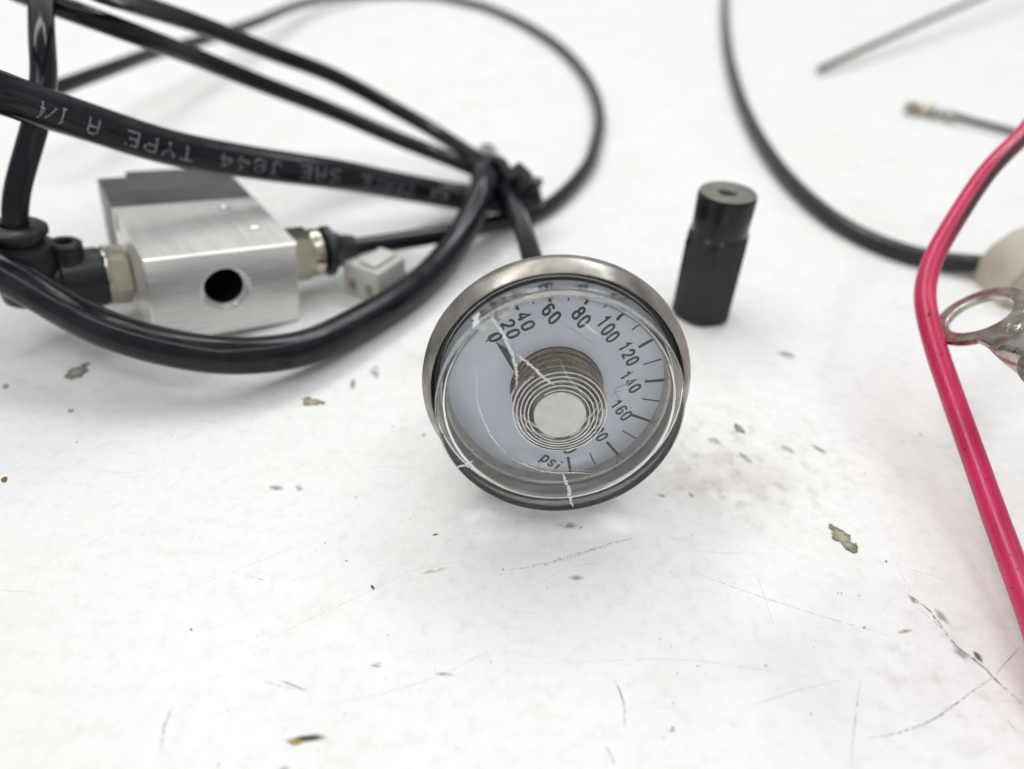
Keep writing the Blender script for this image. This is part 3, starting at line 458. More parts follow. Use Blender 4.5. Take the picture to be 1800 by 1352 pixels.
# ------------------------------------------------------------------ pressure gauge
G = empty('pressure_gauge', 'round pressure gauge with cracked clear lens standing on its metal rim', 'gauge',
          mtx=basis(GAUGE['loc'], GAUGE['ex'], GAUGE['ey'], GAUGE['ez']))
obj('case_ring', lathe([(18.26, -0.3), (18.26, 0.7), (18.2, 1.0), (18.05, 1.3), (17.22, 2.82), (17.08, 2.97), (16.95, 2.99), (16.88, 2.9), (16.85, 2.6), (16.85, -0.4), (17.2, -0.65), (18.0, -0.6)], 160, closed=True), M['nickel'], G, angle=30)
obj('gasket', lathe([(16.83, -0.9), (16.83, 1.2), (16.5, 1.3), (16.06, 1.1), (16.06, -0.9)], 120, closed=True), M['gasket'], G)
bm = lathe([(16.2, -1.2), (17.1, -0.7), (16.6, -1.8), (14.6, -4.5), (11.0, -9.5), (8.8, -11.6), (6.0, -12.2), (6.0, -12.0), (8.4, -11.2), (10.6, -9.2), (14.0, -4.5)], 120, closed=True)
obj('case_back', bm, M['nickel_dark'], G)
st = obj('stem', poly(hexagon(5.4), -15.5, -12.25, 0.3), M['fitting'], G, smooth=False)
obj('thread', lathe([(0, -15.6)] + [(4.2 + (0.3 if i % 2 else 0), -15.6 - i * 0.35) for i in range(13)] + [(3.4, -20.2), (0, -20.2)], 32), M['fitting'], st)
obj('spacer_ring', lathe([(14.4, 0.33), (14.45, 1.9), (14.55, 2.05), (14.9, 2.05), (14.92, 0.74), (16.0, 0.74), (16.0, 0.33)], 140, closed=True), M['spacer'], G, angle=30)
D = obj('dial', lathe([(6.35, 0.3), (14.78, 0.3), (14.78, -0.1), (6.35, -0.1)], 140, closed=True), M['dial'], G, angle=30)
obj('dial_cup', lathe([(6.33, 0.32), (6.33, -4.6), (0, -4.6), (0, -4.9), (6.7, -4.9), (6.7, -0.12), (6.34, -0.12)], 96), M['brasscup'], G, angle=30)
for val, x0, y0, x1, y1 in TICKS:
    a = Vector((x0, y0)); b = Vector((x1, y1)); R1 = b.length; d = (b - a).normalized()
    if val <= 120: d = a.normalized(); b = d * 14.5; a = d * (12.2 if val % 20 == 0 else 12.6)
    if val > 120 and R1 > 14.6: sh = R1 - 14.6; b = b - d * sh; a = a - d * sh * 0.55
    w = 0.21 if val % 20 == 0 else 0.105; q = Vector((-d.y, d.x)) * w; z = 0.315
    bm = bmesh.new(); bm.faces.new([bm.verts.new((p.x, p.y, z)) for p in (a + q, a - q, b - q, b + q)])
    flat('tick_mark', bm, M['ink'], D)
bm = bmesh.new(); a = Vector((-9.6, 6.6)); b = Vector((-8.2, 7.8)); q = Vector((b - a)).normalized(); q = Vector((-q.y, q.x)) * .1
bm.faces.new([bm.verts.new((p.x, p.y, 0.315)) for p in (a + q, a - q, b - q, b + q)]); flat('tick_mark', bm, M['ink'], D)
def ell(cx, cy, rx, ry, n=28, p=0.8):
    f = lambda v: math.copysign(abs(v) ** p, v)
    return [(cx + rx * f(math.cos(2 * math.pi * k / n)), cy + ry * f(math.sin(2 * math.pi * k / n))) for k in range(n + 1)]
GLYPH = {'0': [ell(.5, .5, .48, .5)], '1': [[(.12, .74), (.58, 1.0), (.58, 0)]],
         '2': ['~', [(.03, .70), (.10, .88), (.32, 1), (.66, 1), (.92, .88), (.95, .68), (.80, .48), (.45, .26), (.12, .08)], [(.02, 0), (1, 0)], [(.14, .10), (.02, 0)]],
         '4': [[(.74, 0), (.74, 1), (.0, .28)], [(.0, .28), (1.05, .28)]],
         '6': ['~', [(.93, .80), (.80, .95), (.5, 1), (.2, .92), (.05, .65), (.03, .35), (.1, .12), (.35, 0), (.65, 0), (.92, .12), (.97, .32), (.9, .5), (.65, .6), (.35, .6), (.08, .42)]],
         '8': [ell(.5, .77, .40, .23), ell(.5, .27, .48, .27)],
         'p': [[(.05, .66), (.05, -.34)], ell(.5, .32, .45, .34)],
         's': ['~', [(.92, .52), (.72, .66), (.3, .66), (.08, .52), (.2, .38), (.78, .28), (.93, .14), (.72, 0), (.3, 0), (.06, .14)]],
         'i': [[(.3, .66), (.3, 0)], [(.3, .86), (.3, 1.0)]]}
def stroke(bm, P, w, closed=False):
    n = len(P); prev = None
    for i, p in enumerate(P):
        a = P[i - 1] if i else (P[-2] if closed else p); b = P[i + 1] if i < n - 1 else (P[1] if closed else p)
        d1 = (p - a).normalized() if (p - a).length > 1e-9 else (b - p).normalized(); d2 = (b - p).normalized() if (b - p).length > 1e-9 else d1
        t = (d1 + d2).normalized(); q = Vector((-t.y, t.x, 0)); q *= w / 2 / max(0.45, q.dot(Vector((-d1.y, d1.x, 0))))
        cur = (bm.verts.new(p + q), bm.verts.new(p - q))
        if prev: bm.faces.new((prev[0], prev[1], cur[1], cur[0]))
        prev = cur
def lettering(text, cw, ch, pitch, w):
    bm = bmesh.new(); x0 = -(len(text) - 1) * pitch / 2
    for k, chv in enumerate(text):
        paths = GLYPH[chv]; smooth = paths[0] == '~'
        for m, pa in enumerate(paths[1:] if smooth else paths):
            P = [Vector((x0 + k * pitch + (x - .5) * cw, (y - .5) * ch, 0.0015 * m)) for x, y in pa]
            if smooth and len(P) > 3: P = spline(P, 0.09)
            stroke(bm, P, w, closed=(P[0] - P[-1]).length < 1e-6)
    return bm
for s, x, y, a in NUMERALS:
    bm = lettering(s, 0.74, 1.62, 1.24, 0.33) if s != 'psi' else lettering(s, 0.80, 1.75, 1.25, 0.31)
    bmesh.ops.transform(bm, matrix=Matrix.Translation((x, y, 0.316)) @ Matrix.Rotation(math.radians(a), 4, 'Z'), verts=bm.verts[:])
    flat('numeral' if s != 'psi' else 'unit_lettering', bm, M['ink'], D)
obj('pointer', poly(POINTER, 1.15, 1.35), M['pointer'], G, smooth=False)
hx, hy = HUB_C
H_ = obj('hub', lathe([(0, 4.8), (0.02, 4.8), (3.3, 4.8), (3.46, 4.7), (3.46, -4.5), (0, -4.5)], 96, mtx=Matrix.Translation((hx, hy, 0))), M['hub'], G, angle=25)
obj('hub_groove', lathe([(1.62, 4.804), (1.70, 4.83), (1.78, 4.804)], 72, mtx=Matrix.Translation((hx, hy, 0))), M['hub'], H_)
cx, cy_ = COIL_C
def strip(path, thick, height):
    """A flat spring band standing on edge along a path (x, y, z)."""
    bm = bmesh.new(); prev = None; n = len(path)
    for i, p in enumerate(path):
        t = (path[min(i + 1, n - 1)] - path[max(i - 1, 0)]); q = Vector((-t.y, t.x, 0)).normalized() * thick / 2; h = Vector((0, 0, height / 2))
        cur = [bm.verts.new(p + q + h), bm.verts.new(p - q + h), bm.verts.new(p - q - h), bm.verts.new(p + q - h)]
        if prev:
            for k in range(4): bm.faces.new((prev[k], prev[(k + 1) % 4], cur[(k + 1) % 4], cur[k]))
        else: bm.faces.new(cur)
        prev = cur
    bm.faces.new(prev[::-1]); return bm
N_ = 5 * 72; path = []
for i in range(N_ + 1):                                     # the turns sag a little off the hub's axis as they widen
    k = i / N_; r = 3.75 + 2.6 * k; a = -i * 2 * math.pi / 72 + 2.2
    path.append(Vector((hx + (cx - hx) * k + r * math.cos(a), hy + (cy_ - hy) * k + r * math.sin(a), 4.55 - 0.2 * k)))
obj('coil_spring', strip(path, 0.15, 0.36), M['coil'], G, angle=30)
N_ = 5 * 64
path = [Vector((cx * .8 + 6.0 * math.cos(i * 2 * math.pi / 64), cy_ * .8 * (1 - i / N_) + 6.0 * math.sin(i * 2 * math.pi / 64), 3.9 - 7.0 * i / N_)) for i in range(N_ + 1)]
obj('inner_coil', strip(path, 0.22, 0.6), M['coil_brown'], G, angle=30)
lens_bm = lathe([(0, 7.87), (6, 7.87), (12, 7.87), (15.62, 7.87), (15.86, 7.78), (15.98, 7.55), (16.0, 7.2), (16.0, 0.95), (15.85, 0.8), (15.1, 0.8), (14.95, 0.95), (14.95, 4.7), (14.87, 5.0), (14.65, 5.16), (14.4, 5.2), (6, 5.2), (0, 5.2)], 180)
for f in lens_bm.faces:                                     # the outer wall is rubbed dull, the front is clear
    c_ = f.calc_center_median()
    if math.hypot(c_.x, c_.y) > 15.95 and c_.z < 7.2: f.material_index = 1
LENS = obj('lens', lens_bm, [M['glass'], M['glass_wall']], G, angle=50)
bw = bmesh.new(); bk = bmesh.new()
for w, kind, pts in CRACKS:
    if kind != 1: flat('crack', ribbon(pts, w, 7.895, bmesh.new(), jag=0.22, step=0.3), M['crack'], LENS)
    if kind == 1: flat('crack', ribbon(pts, w, 7.893, bmesh.new(), jag=0.35, step=0.22), M['crack_dark'], LENS)
    if kind == 2: flat('crack', ribbon([(x, y + 0.12) for x, y in pts], w * .6, 7.89, bmesh.new(), jag=0.3, step=0.22), M['crack_dark'], LENS)
bw.free(); bk.free()
bm = bmesh.new(); bm.faces.new([bm.verts.new((x, y, 7.885)) for x, y in RIMPATCH]); flat('fracture', bm, M['fracture'], LENS)
# the same fracture runs on down the wall of the lens
def wall_crack(a0, z0, z1, w):
    bm = bmesh.new(); prev = None
    for i in range(9):
        z = z0 + (z1 - z0) * i / 8; a = a0 + random.uniform(-.012, .012); ww = w * random.uniform(.6, 1.3) / 16
        cur = (bm.verts.new((16.03 * math.cos(a - ww), 16.03 * math.sin(a - ww), z)), bm.verts.new((16.03 * math.cos(a + ww), 16.03 * math.sin(a + ww), z)))
        if prev: bm.faces.new((prev[0], prev[1], cur[1], cur[0]))
        prev = cur
    flat('crack', bm, M['crack'], LENS)
wall_crack(math.radians(-88), 7.5, 4.5, 0.3); wall_crack(math.radians(-141), 7.5, 6.2, 0.4); wall_crack(math.radians(133), 7.6, 4, 0.5)

# ------------------------------------------------------------------ solenoid valve
W, HH, DD, D1 = BLOCK['dims']
from mathutils import Euler
bmx = Matrix.Translation(Vector(BLOCK['loc']) * MM) @ Euler(BLOCK['rot'], 'XYZ').to_matrix().to_4x4()
V = empty('solenoid_valve', 'small aluminium valve block with a round port and black push fittings', 'valve', mtx=bmx)
HX, HZ, HR = -0.2, 8.9, 4.0
def holed_front():
    """Front block: bevelled box whose front face carries the round port."""
    bm = bmesh.new(); x0, x1, z0, z1 = -W / 2, W / 2, 0, HH; c = 0.35; n = 48
    ring = [bm.verts.new((HX + (HR + 0.4) * math.cos(2 * math.pi * i / n), 0, HZ + (HR + 0.4) * math.sin(2 * math.pi * i / n))) for i in range(n)]
    ring2 = [bm.verts.new((HX + HR * math.cos(2 * math.pi * i / n), 0.25, HZ + HR * math.sin(2 * math.pi * i / n))) for i in range(n)]
    ring25 = [bm.verts.new((HX + HR * math.cos(2 * math.pi * i / n), 1.5, HZ + HR * math.sin(2 * math.pi * i / n))) for i in range(n)]
    step_ = [bm.verts.new((HX + (HR - .5) * math.cos(2 * math.pi * i / n), 1.7, HZ + (HR - .5) * math.sin(2 * math.pi * i / n))) for i in range(n)]
    ring3 = [bm.verts.new((HX + (HR - .5) * math.cos(2 * math.pi * i / n), 13, HZ + HR * math.sin(2 * math.pi * i / n))) for i in range(n)]
    def edge_pt(a):
        dx, dz = math.cos(a), math.sin(a)
        t = min(((x1 - c - HX) / dx if dx > 1e-9 else (x0 + c - HX) / dx if dx < -1e-9 else 1e9), ((z1 - c - HZ) / dz if dz > 1e-9 else (z0 + c - HZ) / dz if dz < -1e-9 else 1e9))
        return HX + dx * t, HZ + dz * t
    corners = [math.atan2(z - HZ, x - HX) % (2 * math.pi) for x, z in ((x1 - c, z1 - c), (x0 + c, z1 - c), (x0 + c, z0 + c), (x1 - c, z0 + c))]
    angs = [2 * math.pi * i / n for i in range(n)]
    for ca in corners:
        k = min(range(n), key=lambda i: abs((angs[i] - ca + math.pi) % (2 * math.pi) - math.pi)); angs[k] = ca
    o1 = []; o2 = []; o3 = []
    for a in angs:
        x, z = edge_pt(a); o1.append(bm.verts.new((x, 0, z)))
        X = x1 if abs(x - (x1 - c)) < 1e-6 else x0 if abs(x - (x0 + c)) < 1e-6 else x
        Z = z1 if abs(z - (z1 - c)) < 1e-6 else z0 if abs(z - (z0 + c)) < 1e-6 else z
        o2.append(bm.verts.new((X, c, Z))); o3.append(bm.verts.new((X, D1, Z)))
    for i in range(n):
        j = (i + 1) % n
        bm.faces.new((ring[i], ring[j], o1[j], o1[i])); bm.faces.new((o1[i], o1[j], o2[j], o2[i])); 
        f = bm.faces.new((o2[i], o2[j], o3[j], o3[i]))
        if o2[i].co.z > HH - 1e-3 and o2[j].co.z > HH - 1e-3: f.material_index = 2
        bm.faces.new((ring[i], ring[j], ring2[j], ring2[i])); bm.faces.new((ring2[i], ring2[j], ring25[j], ring25[i])); bm.faces.new((ring25[i], ring25[j], step_[j], step_[i]))
        f = bm.faces.new((step_[i], step_[j], ring3[j], ring3[i])); f.material_index = 1
    f = bm.faces.new(ring3); f.material_index = 1; bm.faces.new(o3)
    return bm
B = obj('valve_body', holed_front(), [M['alu'], M['hole'], M['alu_top']], V, angle=30)
for x, y in ((5.9, 20.6), (8.0, 8.6)):
    obj('pin', lathe([(0, HH + 0.75), (0.7, HH + 0.7), (1.1, HH + 0.45), (1.2, HH), (1.2, HH - 1)], 24, mtx=Matrix.Translation((x, y, 0))), M['alu'], B)
obj('mid_plate', box(-W / 2 - .35, W / 2 + .2, D1 + .02, D1 + 2.2, 0.4, HH + 0.02, 0.2), M['alu'], V, angle=30)
SO = obj('solenoid', box(-W / 2 - .15, W / 2 - .1, D1 + 2.25, DD, 0.3, HH + 0.05, 0.35), M['solenoid'], V, angle=30)
obj('coil_cover', box(-W / 2 + 5.6, W / 2 - .6, DD - 3, DD + 3.5, 1.0, HH + 0.10, 0.4), M['solenoid'], SO, angle=30)
obj('lettering_plate', box(-5.2, 5.0, D1 + 9.5, D1 + 13.5, HH + 0.02, HH + 0.085, 0.01, 1), mat('faint_print', (0.11, 0.11, 0.12), 0.5, var=(0.075, 0.075, 0.08), vscale=900), SO, smooth=False)
# right hand fitting, screwed into the side
ax = Matrix.Rotation(math.radians(90), 4, 'Y')
def along_x(x, y, z): return Matrix.Translation((x, y, z)) @ ax
RY, RZ = 8.0, 10.4
f = obj('push_fitting', poly(hexagon(5.3, 0.62), 0.2, 5.0, 0.35, mtx=along_x(W / 2, RY, RZ)), M['fitting'], V, smooth=False)
obj('fitting_collar', lathe([(0, 4.9), (4.5, 4.95), (4.75, 5.3), (4.75, 6.8), (4.4, 7.2), (0, 7.25)], 48, mtx=along_x(W / 2, RY, RZ)), M['fitting'], f)
cl = obj('release_collar', lathe([(2.1, 7.2), (3.4, 7.2), (3.4, 7.9), (4.9, 8.1), (5.1, 8.5), (5.0, 9.4), (4.2, 10.0), (3.0, 12.0), (2.6, 14.6), (2.05, 14.8)], 48, mtx=along_x(W / 2, RY, RZ)), M['plastic'], V)
# left hand elbow
ln = Matrix.Rotation(math.radians(-90), 4, 'Y')
def along_nx(x, y, z): return Matrix.Translation((x, y, z)) @ ln
LY, LZ = 18.0, 6.2
e = obj('elbow_fitting', lathe([(0, 4.3), (5.2, 4.4), (5.45, 4.9), (5.45, 11.0), (4.9, 11.4), (4.6, 13.0), (4.4, 15.5), (0, 16)], 64, mtx=along_nx(-W / 2, LY, LZ)), M['plastic'], V)
obj('hexagon_nut', poly(hexagon(5.5, 0.35), 0.3, 3.6, 0.3, mtx=along_nx(-W / 2, LY, LZ)), M['fitting'], e, smooth=False)
obj('seal_ring', lathe([(0, 3.65), (5.5, 3.65), (5.65, 3.85), (5.65, 4.2), (5.3, 4.38), (0, 4.38)], 64, mtx=along_nx(-W / 2, LY, LZ)), M['fitting'], e)
EX, EY = -W / 2 - 16.2, LY
obj('elbow_body', lathe([(0, 6.6), (3.6, 6.6), (4.4, 7.2), (4.9, 10.0), (5.6, 13.0), (5.7, 16.2), (5.2, 17.4), (3.6, 18.2), (3.4, 18.3), (0, 18.3)], 64, mtx=Matrix.Translation((EX, EY, -3.4))), M['plastic'], e)
obj('release_collar', lathe([(2.1, 18.3), (4.2, 18.3), (4.2, 19.2), (4.9, 19.4), (4.9, 20.3), (4.3, 20.8), (2.1, 20.8)], 48, mtx=Matrix.Translation((EX, EY, -3.4))), M['plastic'], e)
bo = obj('screw_boss', lathe([(2.0, 17.0), (1.3, 17.0), (1.3, 14.5), (0, 14.5)], 40, mtx=Matrix.Translation((EX + 6.6, EY - 1, -3.2))), M['hole'], e)
obj('boss_wall', lathe([(1.32, 16.9), (1.5, 17.3), (2.4, 17.3), (2.8, 16.9), (2.8, 11.0)], 40, mtx=Matrix.Translation((EX + 6.6, EY - 1, -3.2))), M['plastic'], e)

# ------------------------------------------------------------------ tubing
DOTS = {'A': ('01110', '10001', '10001', '11111', '10001', '10001', '10001'), 'I': ('01110', '00100', '00100', '00100', '00100', '00100', '01110'),
        'R': ('11110', '10001', '10001', '11110', '10100', '10010', '10001'), 'B': ('11110', '10001', '10001', '11110', '10001', '10001', '11110'),
        'K': ('10001', '10010', '10100', '11000', '10100', '10010', '10001'), 'E': ('11111', '10000', '10000', '11110', '10000', '10000', '11111'),
        'S': ('01111', '10000', '10000', '01110', '00001', '00001', '11110'), 'J': ('00111', '00010', '00010', '00010', '00010', '10010', '01100'),
        '8': ('01110', '10001', '10001', '01110', '10001', '10001', '01110'), '4': ('00010', '00110', '01010', '10010', '11111', '00010', '00010'),
        'T': ('11111', '00100', '00100', '00100', '00100', '00100', '00100'), 'Y': ('10001', '10001', '01010', '00100', '00100', '00100', '00100'),
        'P': ('11110', '10001', '10001', '11110', '10000', '10000', '10000'), '1': ('00100', '01100', '00100', '00100', '00100', '00100', '01110'),
        '/': ('00000', '00001', '00010', '00100', '01000', '10000', '00000')}
loopback = [(-112, 96, 50), (-131, 90, 46), (-141, 96, 36), (-133, 108, 26), (-113, 115, 21)]
pts = spline(T1 + loopback + T2[::-1], 1.0)
# T1 runs right to left in the picture; its printing reads the same way, upside down
A = obj('air_tube', tube(pts, 3.175, 28, 2.1), [M['tubing_scuffed'], M['tubing_bore']])
tag(A, 'thick black air tube with white printed lettering, looping in front of valve block', 'tube')
fr = frames(pts); S = [0.0]
for i in range(1, len(pts)): S.append(S[-1] + (pts[i] - pts[i - 1]).length)
def on_tube(s, ang, r):
    i = next((k for k in range(1, len(S)) if S[k] >= s), len(S) - 1); f = (s - S[i - 1]) / (S[i] - S[i - 1])
    p = pts[i - 1].lerp(pts[i], f); t = fr[i][0]; u = fr[i - 1][1].lerp(fr[i][1], f).normalized(); w = fr[i - 1][2].lerp(fr[i][2], f).normalized()
    return p + (u * math.cos(ang) + w * math.sin(ang)) * r, (u * math.cos(ang) + w * math.sin(ang)), t
def s_near(q):
    q = Vector(q); lim = next(k for k in range(len(S)) if S[k] > 185)
    return S[min(range(lim), key=lambda k: (pts[k] - q).length)]
bm = bmesh.new(); camv = Vector((0, 0, 78))
def word(s, q0, q1, shrink=0.92):
    a, b = s_near(q0), s_near(q1); pitch = (b - a) / len(s); cell = pitch * shrink * 0.155
    rowh = 0.40
    for ci, ch in enumerate(s):
        for r, row in enumerate(DOTS[ch]):
            for c, bit in enumerate(row):
                if bit != '1' or random.random() < 0.04: continue
                ss = a + ci * pitch + (c + 0.6) * cell
                base, _, t = on_tube(ss, 0, 0)
                v = (camv - base); v = (v - t * v.dot(t)).normalized()
                _, u, w = fr[0][0], *[x for x in frames([base - t, base, base + t])[1][1:]]
                ang0 = math.atan2(v.dot(w), v.dot(u))
                ang = ang0 + FACE + SGN * (r - 3) * rowh / 3.175
                p, nn, tt = on_tube(ss, ang, 3.195); q = nn.cross(tt)
                rd = 0.165
                bm.faces.new([bm.verts.new(p + tt * rd * math.cos(k * math.pi / 3) + q * rd * math.sin(k * math.pi / 3)) for k in range(6)])
FACE, SGN = FACE_V
for s, q0, q1 in WORDS: word(s, q0, q1)
flat('printed_lettering', bm, M['print'], A)

loop2 = [(-112, 176, 63), (-127, 168, 72), (-124, 149, 68)]
el = [tuple((bmx @ (Vector((EX, EY, z)) * MM)) / MM) for z in (13.5, 17.5)]
gm = basis(GAUGE['loc'], GAUGE['ex'], GAUGE['ey'], GAUGE['ez'], 1)
stem_end = [tuple(gm @ Vector((0, 0, z))) for z in (-27, -18.5)]
pts2 = spline(el + T4[::-1] + loop2 + T3b[:-1] + stem_end, 1.0)
B2 = obj('air_tube', tube(pts2, 2.0, 24, 1.2), [M['tubing'], M['tubing_bore']])
tag(B2, 'thin black air tube rising from elbow fitting and running through the cable tie behind gauge', 'tube')
pts3 = spline([(-195, 90, 2.2), (-186, 95, 30), (-160, 105, 60), (-122, 122, 71)] + T3a, 1.0)
B3 = obj('air_tube', tube(pts3, 2.0, 24, 1.2), [M['tubing'], M['tubing_bore']])
tag(B3, 'uppermost thin black tube crossing from the top left corner to the cable tie', 'tube')
fit_end = bmx @ (Vector((W / 2 + 9, RY, RZ)) * MM); fit_mid = bmx @ (Vector((W / 2 + 15.5, RY, RZ)) * MM)
pts4 = spline([tuple(fit_end / MM), tuple(fit_mid / MM)] + T5, 1.0)
B4 = obj('air_tube', tube(pts4, 2.0, 24, 1.2), [M['tubing'], M['tubing_bore']])
tag(B4, 'thin black tube from right valve fitting sweeping round the table in a wide back loop', 'tube')

# cable tie round the bundle
tie = empty('cable_tie', 'black cable tie with square head cinched round the bundle of tubes', 'cable tie', loc=TIE['c'])
bm = bmesh.new(); prev = None; n = 40
for i in range(n + 1):
    t = 2 * math.pi * i / n; rx, rz = TIE['rx'], TIE['rz']
    e1 = Vector(TIE['e1']); e2 = Vector(TIE['e2']); e3 = e1.cross(e2)
    c = e1 * math.cos(t) * rx + e2 * math.sin(t) * rz; o_ = (e1 * math.cos(t) * rz + e2 * math.sin(t) * rx).normalized()
    cur = [bm.verts.new(c + o_ * .45 + e3 * 1.2), bm.verts.new(c + o_ * .45 - e3 * 1.2), bm.verts.new(c - o_ * .45 - e3 * 1.2), bm.verts.new(c - o_ * .45 + e3 * 1.2)]
    if prev:
        for k in range(4): bm.faces.new((prev[k], prev[(k + 1) % 4], cur[(k + 1) % 4], cur[k]))
    prev = cur
bmesh.ops.remove_doubles(bm, verts=bm.verts[:], dist=1e-4)
obj('band', bm, M['tie'], tie, angle=30)
hd = Vector(TIE['head']) - Vector(TIE['c'])
hm = Matrix.Translation(hd) @ Euler(TIE['hrot']).to_matrix().to_4x4()
obj('head', box(-2.4, 2.4, -2.2, 2.2, -2.0, 2.0, 0.45, mtx=hm), M['tie'], tie, angle=30)
obj('tail', box(2.2, 5.6, -1.1, 1.1, -0.4, 0.4, 0.15, mtx=hm @ Matrix.Rotation(math.radians(-35), 4, 'Y')), M['tie'], tie, angle=30)

# ------------------------------------------------------------------ white connector
ca = math.radians(-29)
K = empty('wire_connector', 'small white nylon wire connector lying between the valve fitting and the gauge', 'connector',
          mtx=Matrix.Translation(Vector((-29.6, 130.2, 0)) * MM) @ Matrix.Rotation(ca, 4, 'Z'))
SH = obj('shell', box(-4.8, 4.8, -4.4, 4.6, 0.05, 7.4, 0.7, 3), M['nylon'], K, angle=30)
obj('latch', box(-1.0, 3.4, -3.4, 3.6, 7.3, 8.4, 0.5), M['nylon'], SH, angle=30)
for x in (-2.2, 2.0): obj('contact', box(x - 0.8, x + 0.8, -4.7, -1, 1.6, 3.8, 0.2), M['tan'], K, smooth=False)

# ------------------------------------------------------------------ black coupling
Q = empty('tube_coupling', 'black metal coupling standing upright, hexagonal below and round above', 'coupling', loc=COUPLING)
hexr = 6.55
def hex_body():
    bm = bmesh.new(); n = 96; rings = []
    def hr(t): # hexagon radius at angle
        a = ((t - HROT) % (math.pi / 3)) - math.pi / 6
        return hexr * math.cos(math.pi / 6) / math.cos(a)
    for z, cap in ((0.0, 5.5), (0.4, 5.9), (1.1, 9), (16.9, 9), (17.9, 6.0), (18.6, 5.15)):
        rings.append([bm.verts.new((min(hr(2 * math.pi * i / n), cap) * math.cos(2 * math.pi * i / n), min(hr(2 * math.pi * i / n), cap) * math.sin(2 * math.pi * i / n), z)) for i in range(n)])
    for a, b in zip(rings, rings[1:]):
        for i in range(n): bm.faces.new((a[i], a[(i + 1) % n], b[(i + 1) % n], b[i]))
    bm.faces.new(rings[0][::-1]); bm.faces.new(rings[-1]); return bm
HROT = math.radians(12)
obj('hexagon_body', hex_body(), M['blackened'], Q, angle=22)
obj('round_neck', lathe([(5.25, 18.4), (5.35, 19.2), (5.5, 25.6), (5.3, 26.15), (5.2, 26.25)], 72), M['blackened'], Q)
obj('end_face', lathe([(5.2, 26.25), (1.9, 26.25), (1.6, 25.9), (1.6, 24.4), (0, 24.4)], 72), M['worn_top'], Q, angle=30)

# ------------------------------------------------------------------ right side: cables and terminals
C1 = obj('black_cable', tube(spline(CABLE, 1.5), 2.1, 20), M['cable'])
tag(C1, 'single black cable curving in a big arc behind the upright coupling', 'cable')
R_ = obj('red_wire', tube(spline([(205, 186, 2.2), (165, 176, 34), (128, 161, 46)] + RED + [(66, 16, 3), (84, -20, 2.2)], 0.8), 1.66, 28), M['red'])
tag(R_, 'bright pinkish red insulated wire bent at the right edge', 'wire')
Gn = obj('green_wire', tube(spline(GREEN + [(430, 640, 1.5)], 2), 1.35, 14, -1), [M['green'], M['copper']])
tag(Gn, 'thin olive green wire with a cut end at the top right', 'wire')

RT = empty('ring_terminal', 'tinned metal ring terminal tilted up beside the red wire', 'terminal', mtx=basis(RING['loc'], RING['ux'], RING['uy'], RING['n']) @ Matrix.Scale(0.903, 4))
def ring_outline():
    bm = bmesh.new(); n = 72; ro, ri = 7.45, 5.15; ta = math.radians(11); hw = 3.9; L1 = 13.5
    outer = []; 
    for i in range(n):
        t = 2 * math.pi * i / n; a = (t - ta + math.pi) % (2 * math.pi) - math.pi
        r = ro
        # blend from ring into tongue
        if abs(a) < 0.95:
            want = hw / max(abs(math.sin(a)), 1e-3); r = max(ro, min(want, 12.0 / max(math.cos(a), .3))); 
            k = (abs(a) / 0.95) ** 2; r = r * (1 - k) + max(ro, min(r, ro * 1.12)) * k
        outer.append((r * math.cos(t), r * math.sin(t)))
    top = []; 
    for z in (0.0, 1.5):
        o_ = [bm.verts.new((x, y, z)) for x, y in outer]
        i_ = [bm.verts.new((ri * math.cos(2 * math.pi * i / n), ri * math.sin(2 * math.pi * i / n), z)) for i in range(n)]
        for i in range(n):
            j = (i + 1) % n; bm.faces.new((o_[i], o_[j], i_[j], i_[i]))
        top.append((o_, i_))
    for i in range(n):
        j = (i + 1) % n
        bm.faces.new((top[0][0][i], top[0][0][j], top[1][0][j], top[1][0][i])); bm.faces.new((top[0][1][i], top[0][1][j], top[1][1][j], top[1][1][i]))
    bmesh.ops.recalc_face_normals(bm, faces=bm.faces[:])
    es = [e for e in bm.edges if len(e.link_faces) == 2 and e.calc_face_angle(0) > 1.0]
    bmesh.ops.bevel(bm, geom=es, offset=0.28, segments=3, affect='EDGES')
    return bm
RG = obj('ring', ring_outline(), M['tin'], RT, angle=50)
tdir = Matrix.Rotation(math.radians(11), 4, 'Z')
# barrel: rolled from the tongue, open seam
def barrel():
    bm = bmesh.new(); n = 40; prof = []
    for x, r, zc in ((9.5, 4.0, 0.2), (11.5, 4.0, -0.8), (13.2, 3.7, -1.8), (15.0, 3.55, -2.3), (30.0, 3.55, -2.3)):
        prof.append((x, r, zc))
    rings = []
    for x, r, zc in prof:
        fl = max(0.0, min(1.0, (x - 9.5) / 4.0)); o_ = []
        for i in range(n):
            t = 2 * math.pi * i / n; y = r * math.cos(t); z = zc + (0.55 + (r - 0.55) * fl) * math.sin(t)
            o_.append(bm.verts.new((x, y, z + 0.55)))
        rings.append(o_)
    for a, b in zip(rings, rings[1:]):
        for i in range(n): bm.faces.new((a[i], a[(i + 1) % n], b[(i + 1) % n], b[i]))
    bm.faces.new(rings[0]); bm.faces.new(rings[-1]); bmesh.ops.transform(bm, matrix=tdir, verts=bm.verts[:]); return bm
BR = obj('barrel', barrel(), M['tin'], RT, angle=50)
obj('crimp_band', lathe([(3.6, 0), (3.95, 0.1), (4.0, 0.4), (4.0, 14), (3.6, 14)], 40, mtx=tdir @ Matrix.Translation((16.2, 0, -1.75)) @ ax), M['copper'], BR)
obj('lead', tube(spline([(26, 5.05, -1.75), (36, 7.0, -2.2), (50, 9.8, -8), (62, 12, -17), (74, 15, -21)], 1.5), 3.2, 24), M['cable'], RT)
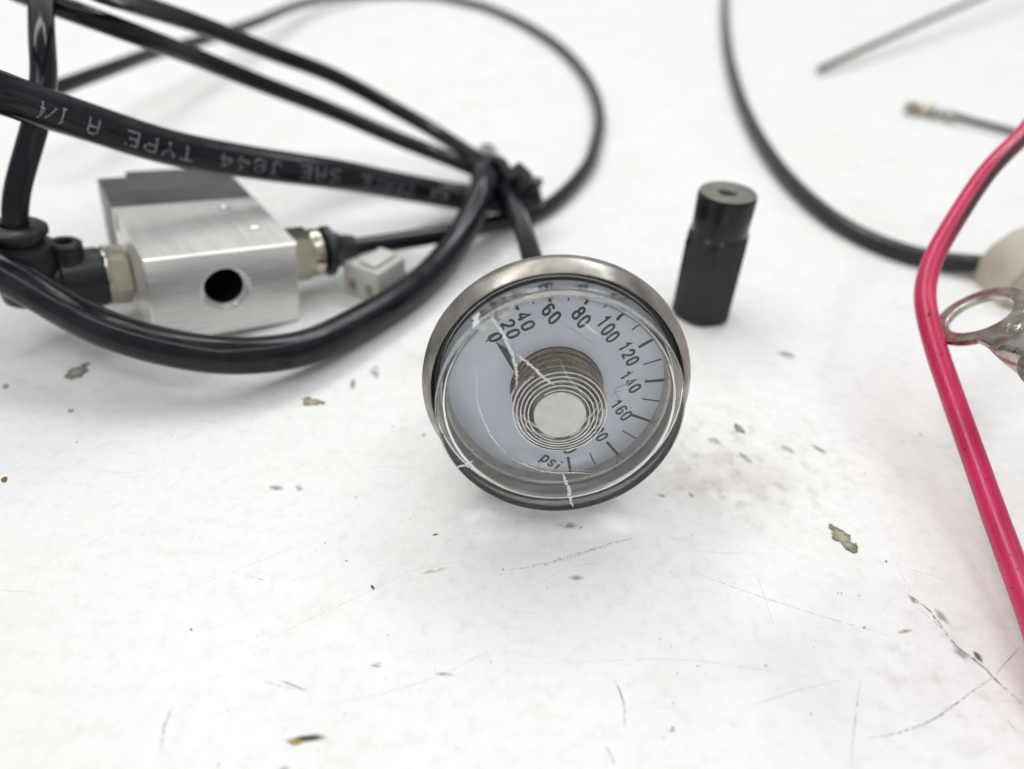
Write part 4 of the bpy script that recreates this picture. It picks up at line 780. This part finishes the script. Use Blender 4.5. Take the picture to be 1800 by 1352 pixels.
obj('stamped_mark', lathe([(0, 1.65), (0.55, 1.67), (0.62, 1.55), (0.8, 1.55), (0.9, 1.73), (1.1, 1.73), (1.25, 1.51)], 32, mtx=Matrix.Translation((8.0, 2.6, 0))), M['tin'], RG)
bm = bmesh.new()
for i in range(26):
    x = random.gauss(10, 2.0); y = random.gauss(2.0, 1.6); r = random.uniform(.06, .2)
    zz = 1.515 if x < 9.5 else None
    if zz is None or math.hypot(x, y) < 7.2 or math.hypot(x - 8, y - 2.6) < 1.5: continue
    bm.faces.new([bm.verts.new((x + r * math.cos(k * 1.05) * random.uniform(.6, 1.2), y + r * math.sin(k * 1.05) * random.uniform(.6, 1.2), zz)) for k in range(6)])
flat('pitting', bm, M['pit'], RG)

PL = empty('beige_plug', 'beige plastic plug at the right edge with the black cable running into it', 'plug', loc=PLUG)
pb = bmesh.new()
outline = [(-3.0, 0.0), (-3.2, 5.5), (-2.2, 8.6), (1.2, 12.4), (4.0, 13.6), (18, 13.8), (18, 0.0)]
bmp = poly([(x, z) for x, z in outline], -6.5, 7.5, 0.8, mtx=Matrix.Rotation(math.radians(90), 4, 'X'))
SHL = obj('plug_shell', bmp, M['beige'], PL, angle=45); pb.free()

a = Vector(CRIMP[0]); b = Vector(CRIMP[1]); dx = (b - a); ln_ = dx.length; dx.normalize(); dz = Vector((0, 0, 1)); dy = dz.cross(dx).normalized(); dz = dx.cross(dy)
CT = empty('crimp_terminal', 'small tin crimp terminal on the end of a dark green wire', 'terminal', mtx=basis(a, dx, dy, dz))
obj('contact_box', box(0, 5.2, -1.7, 1.7, -1.9, 1.6, 0.3), M['crimp'], CT, angle=30)
obj('contact_tongue', box(5.0, 12.0, -1.3, 1.3, -1.9, -0.2, 0.3), M['crimp'], CT, angle=30)
for x in (6.5, ln_ - 7.5):
    w_ = obj('crimp_wing', lathe([(1.9, 0), (2.2, 0.2), (2.2, 3.6), (1.9, 3.8), (1.3, 3.8), (1.3, 0)], 28, closed=True, mtx=Matrix.Translation((x, 0, 0.2)) @ ax), M['crimp'], CT)
obj('lock_tab', poly([(1.5, -2.2), (4.2, -1.5), (4.6, -3.6), (2.8, -4.1)], -0.5, 0.0), M['crimp'], CT, smooth=False)
tw = obj('wire', tube([Vector((ln_ - 9 + k * 1.0, 0, 0.2)) for k in range(10)], 1.15, 14), M['darkgreen'], CT)
obj('lead', tube([(basis(a, dx, dy, dz, 1).inverted() @ p) for p in spline([tuple(b)] + WIRE2[1:], 2)], 1.15, 14), M['darkgreen'], CT)
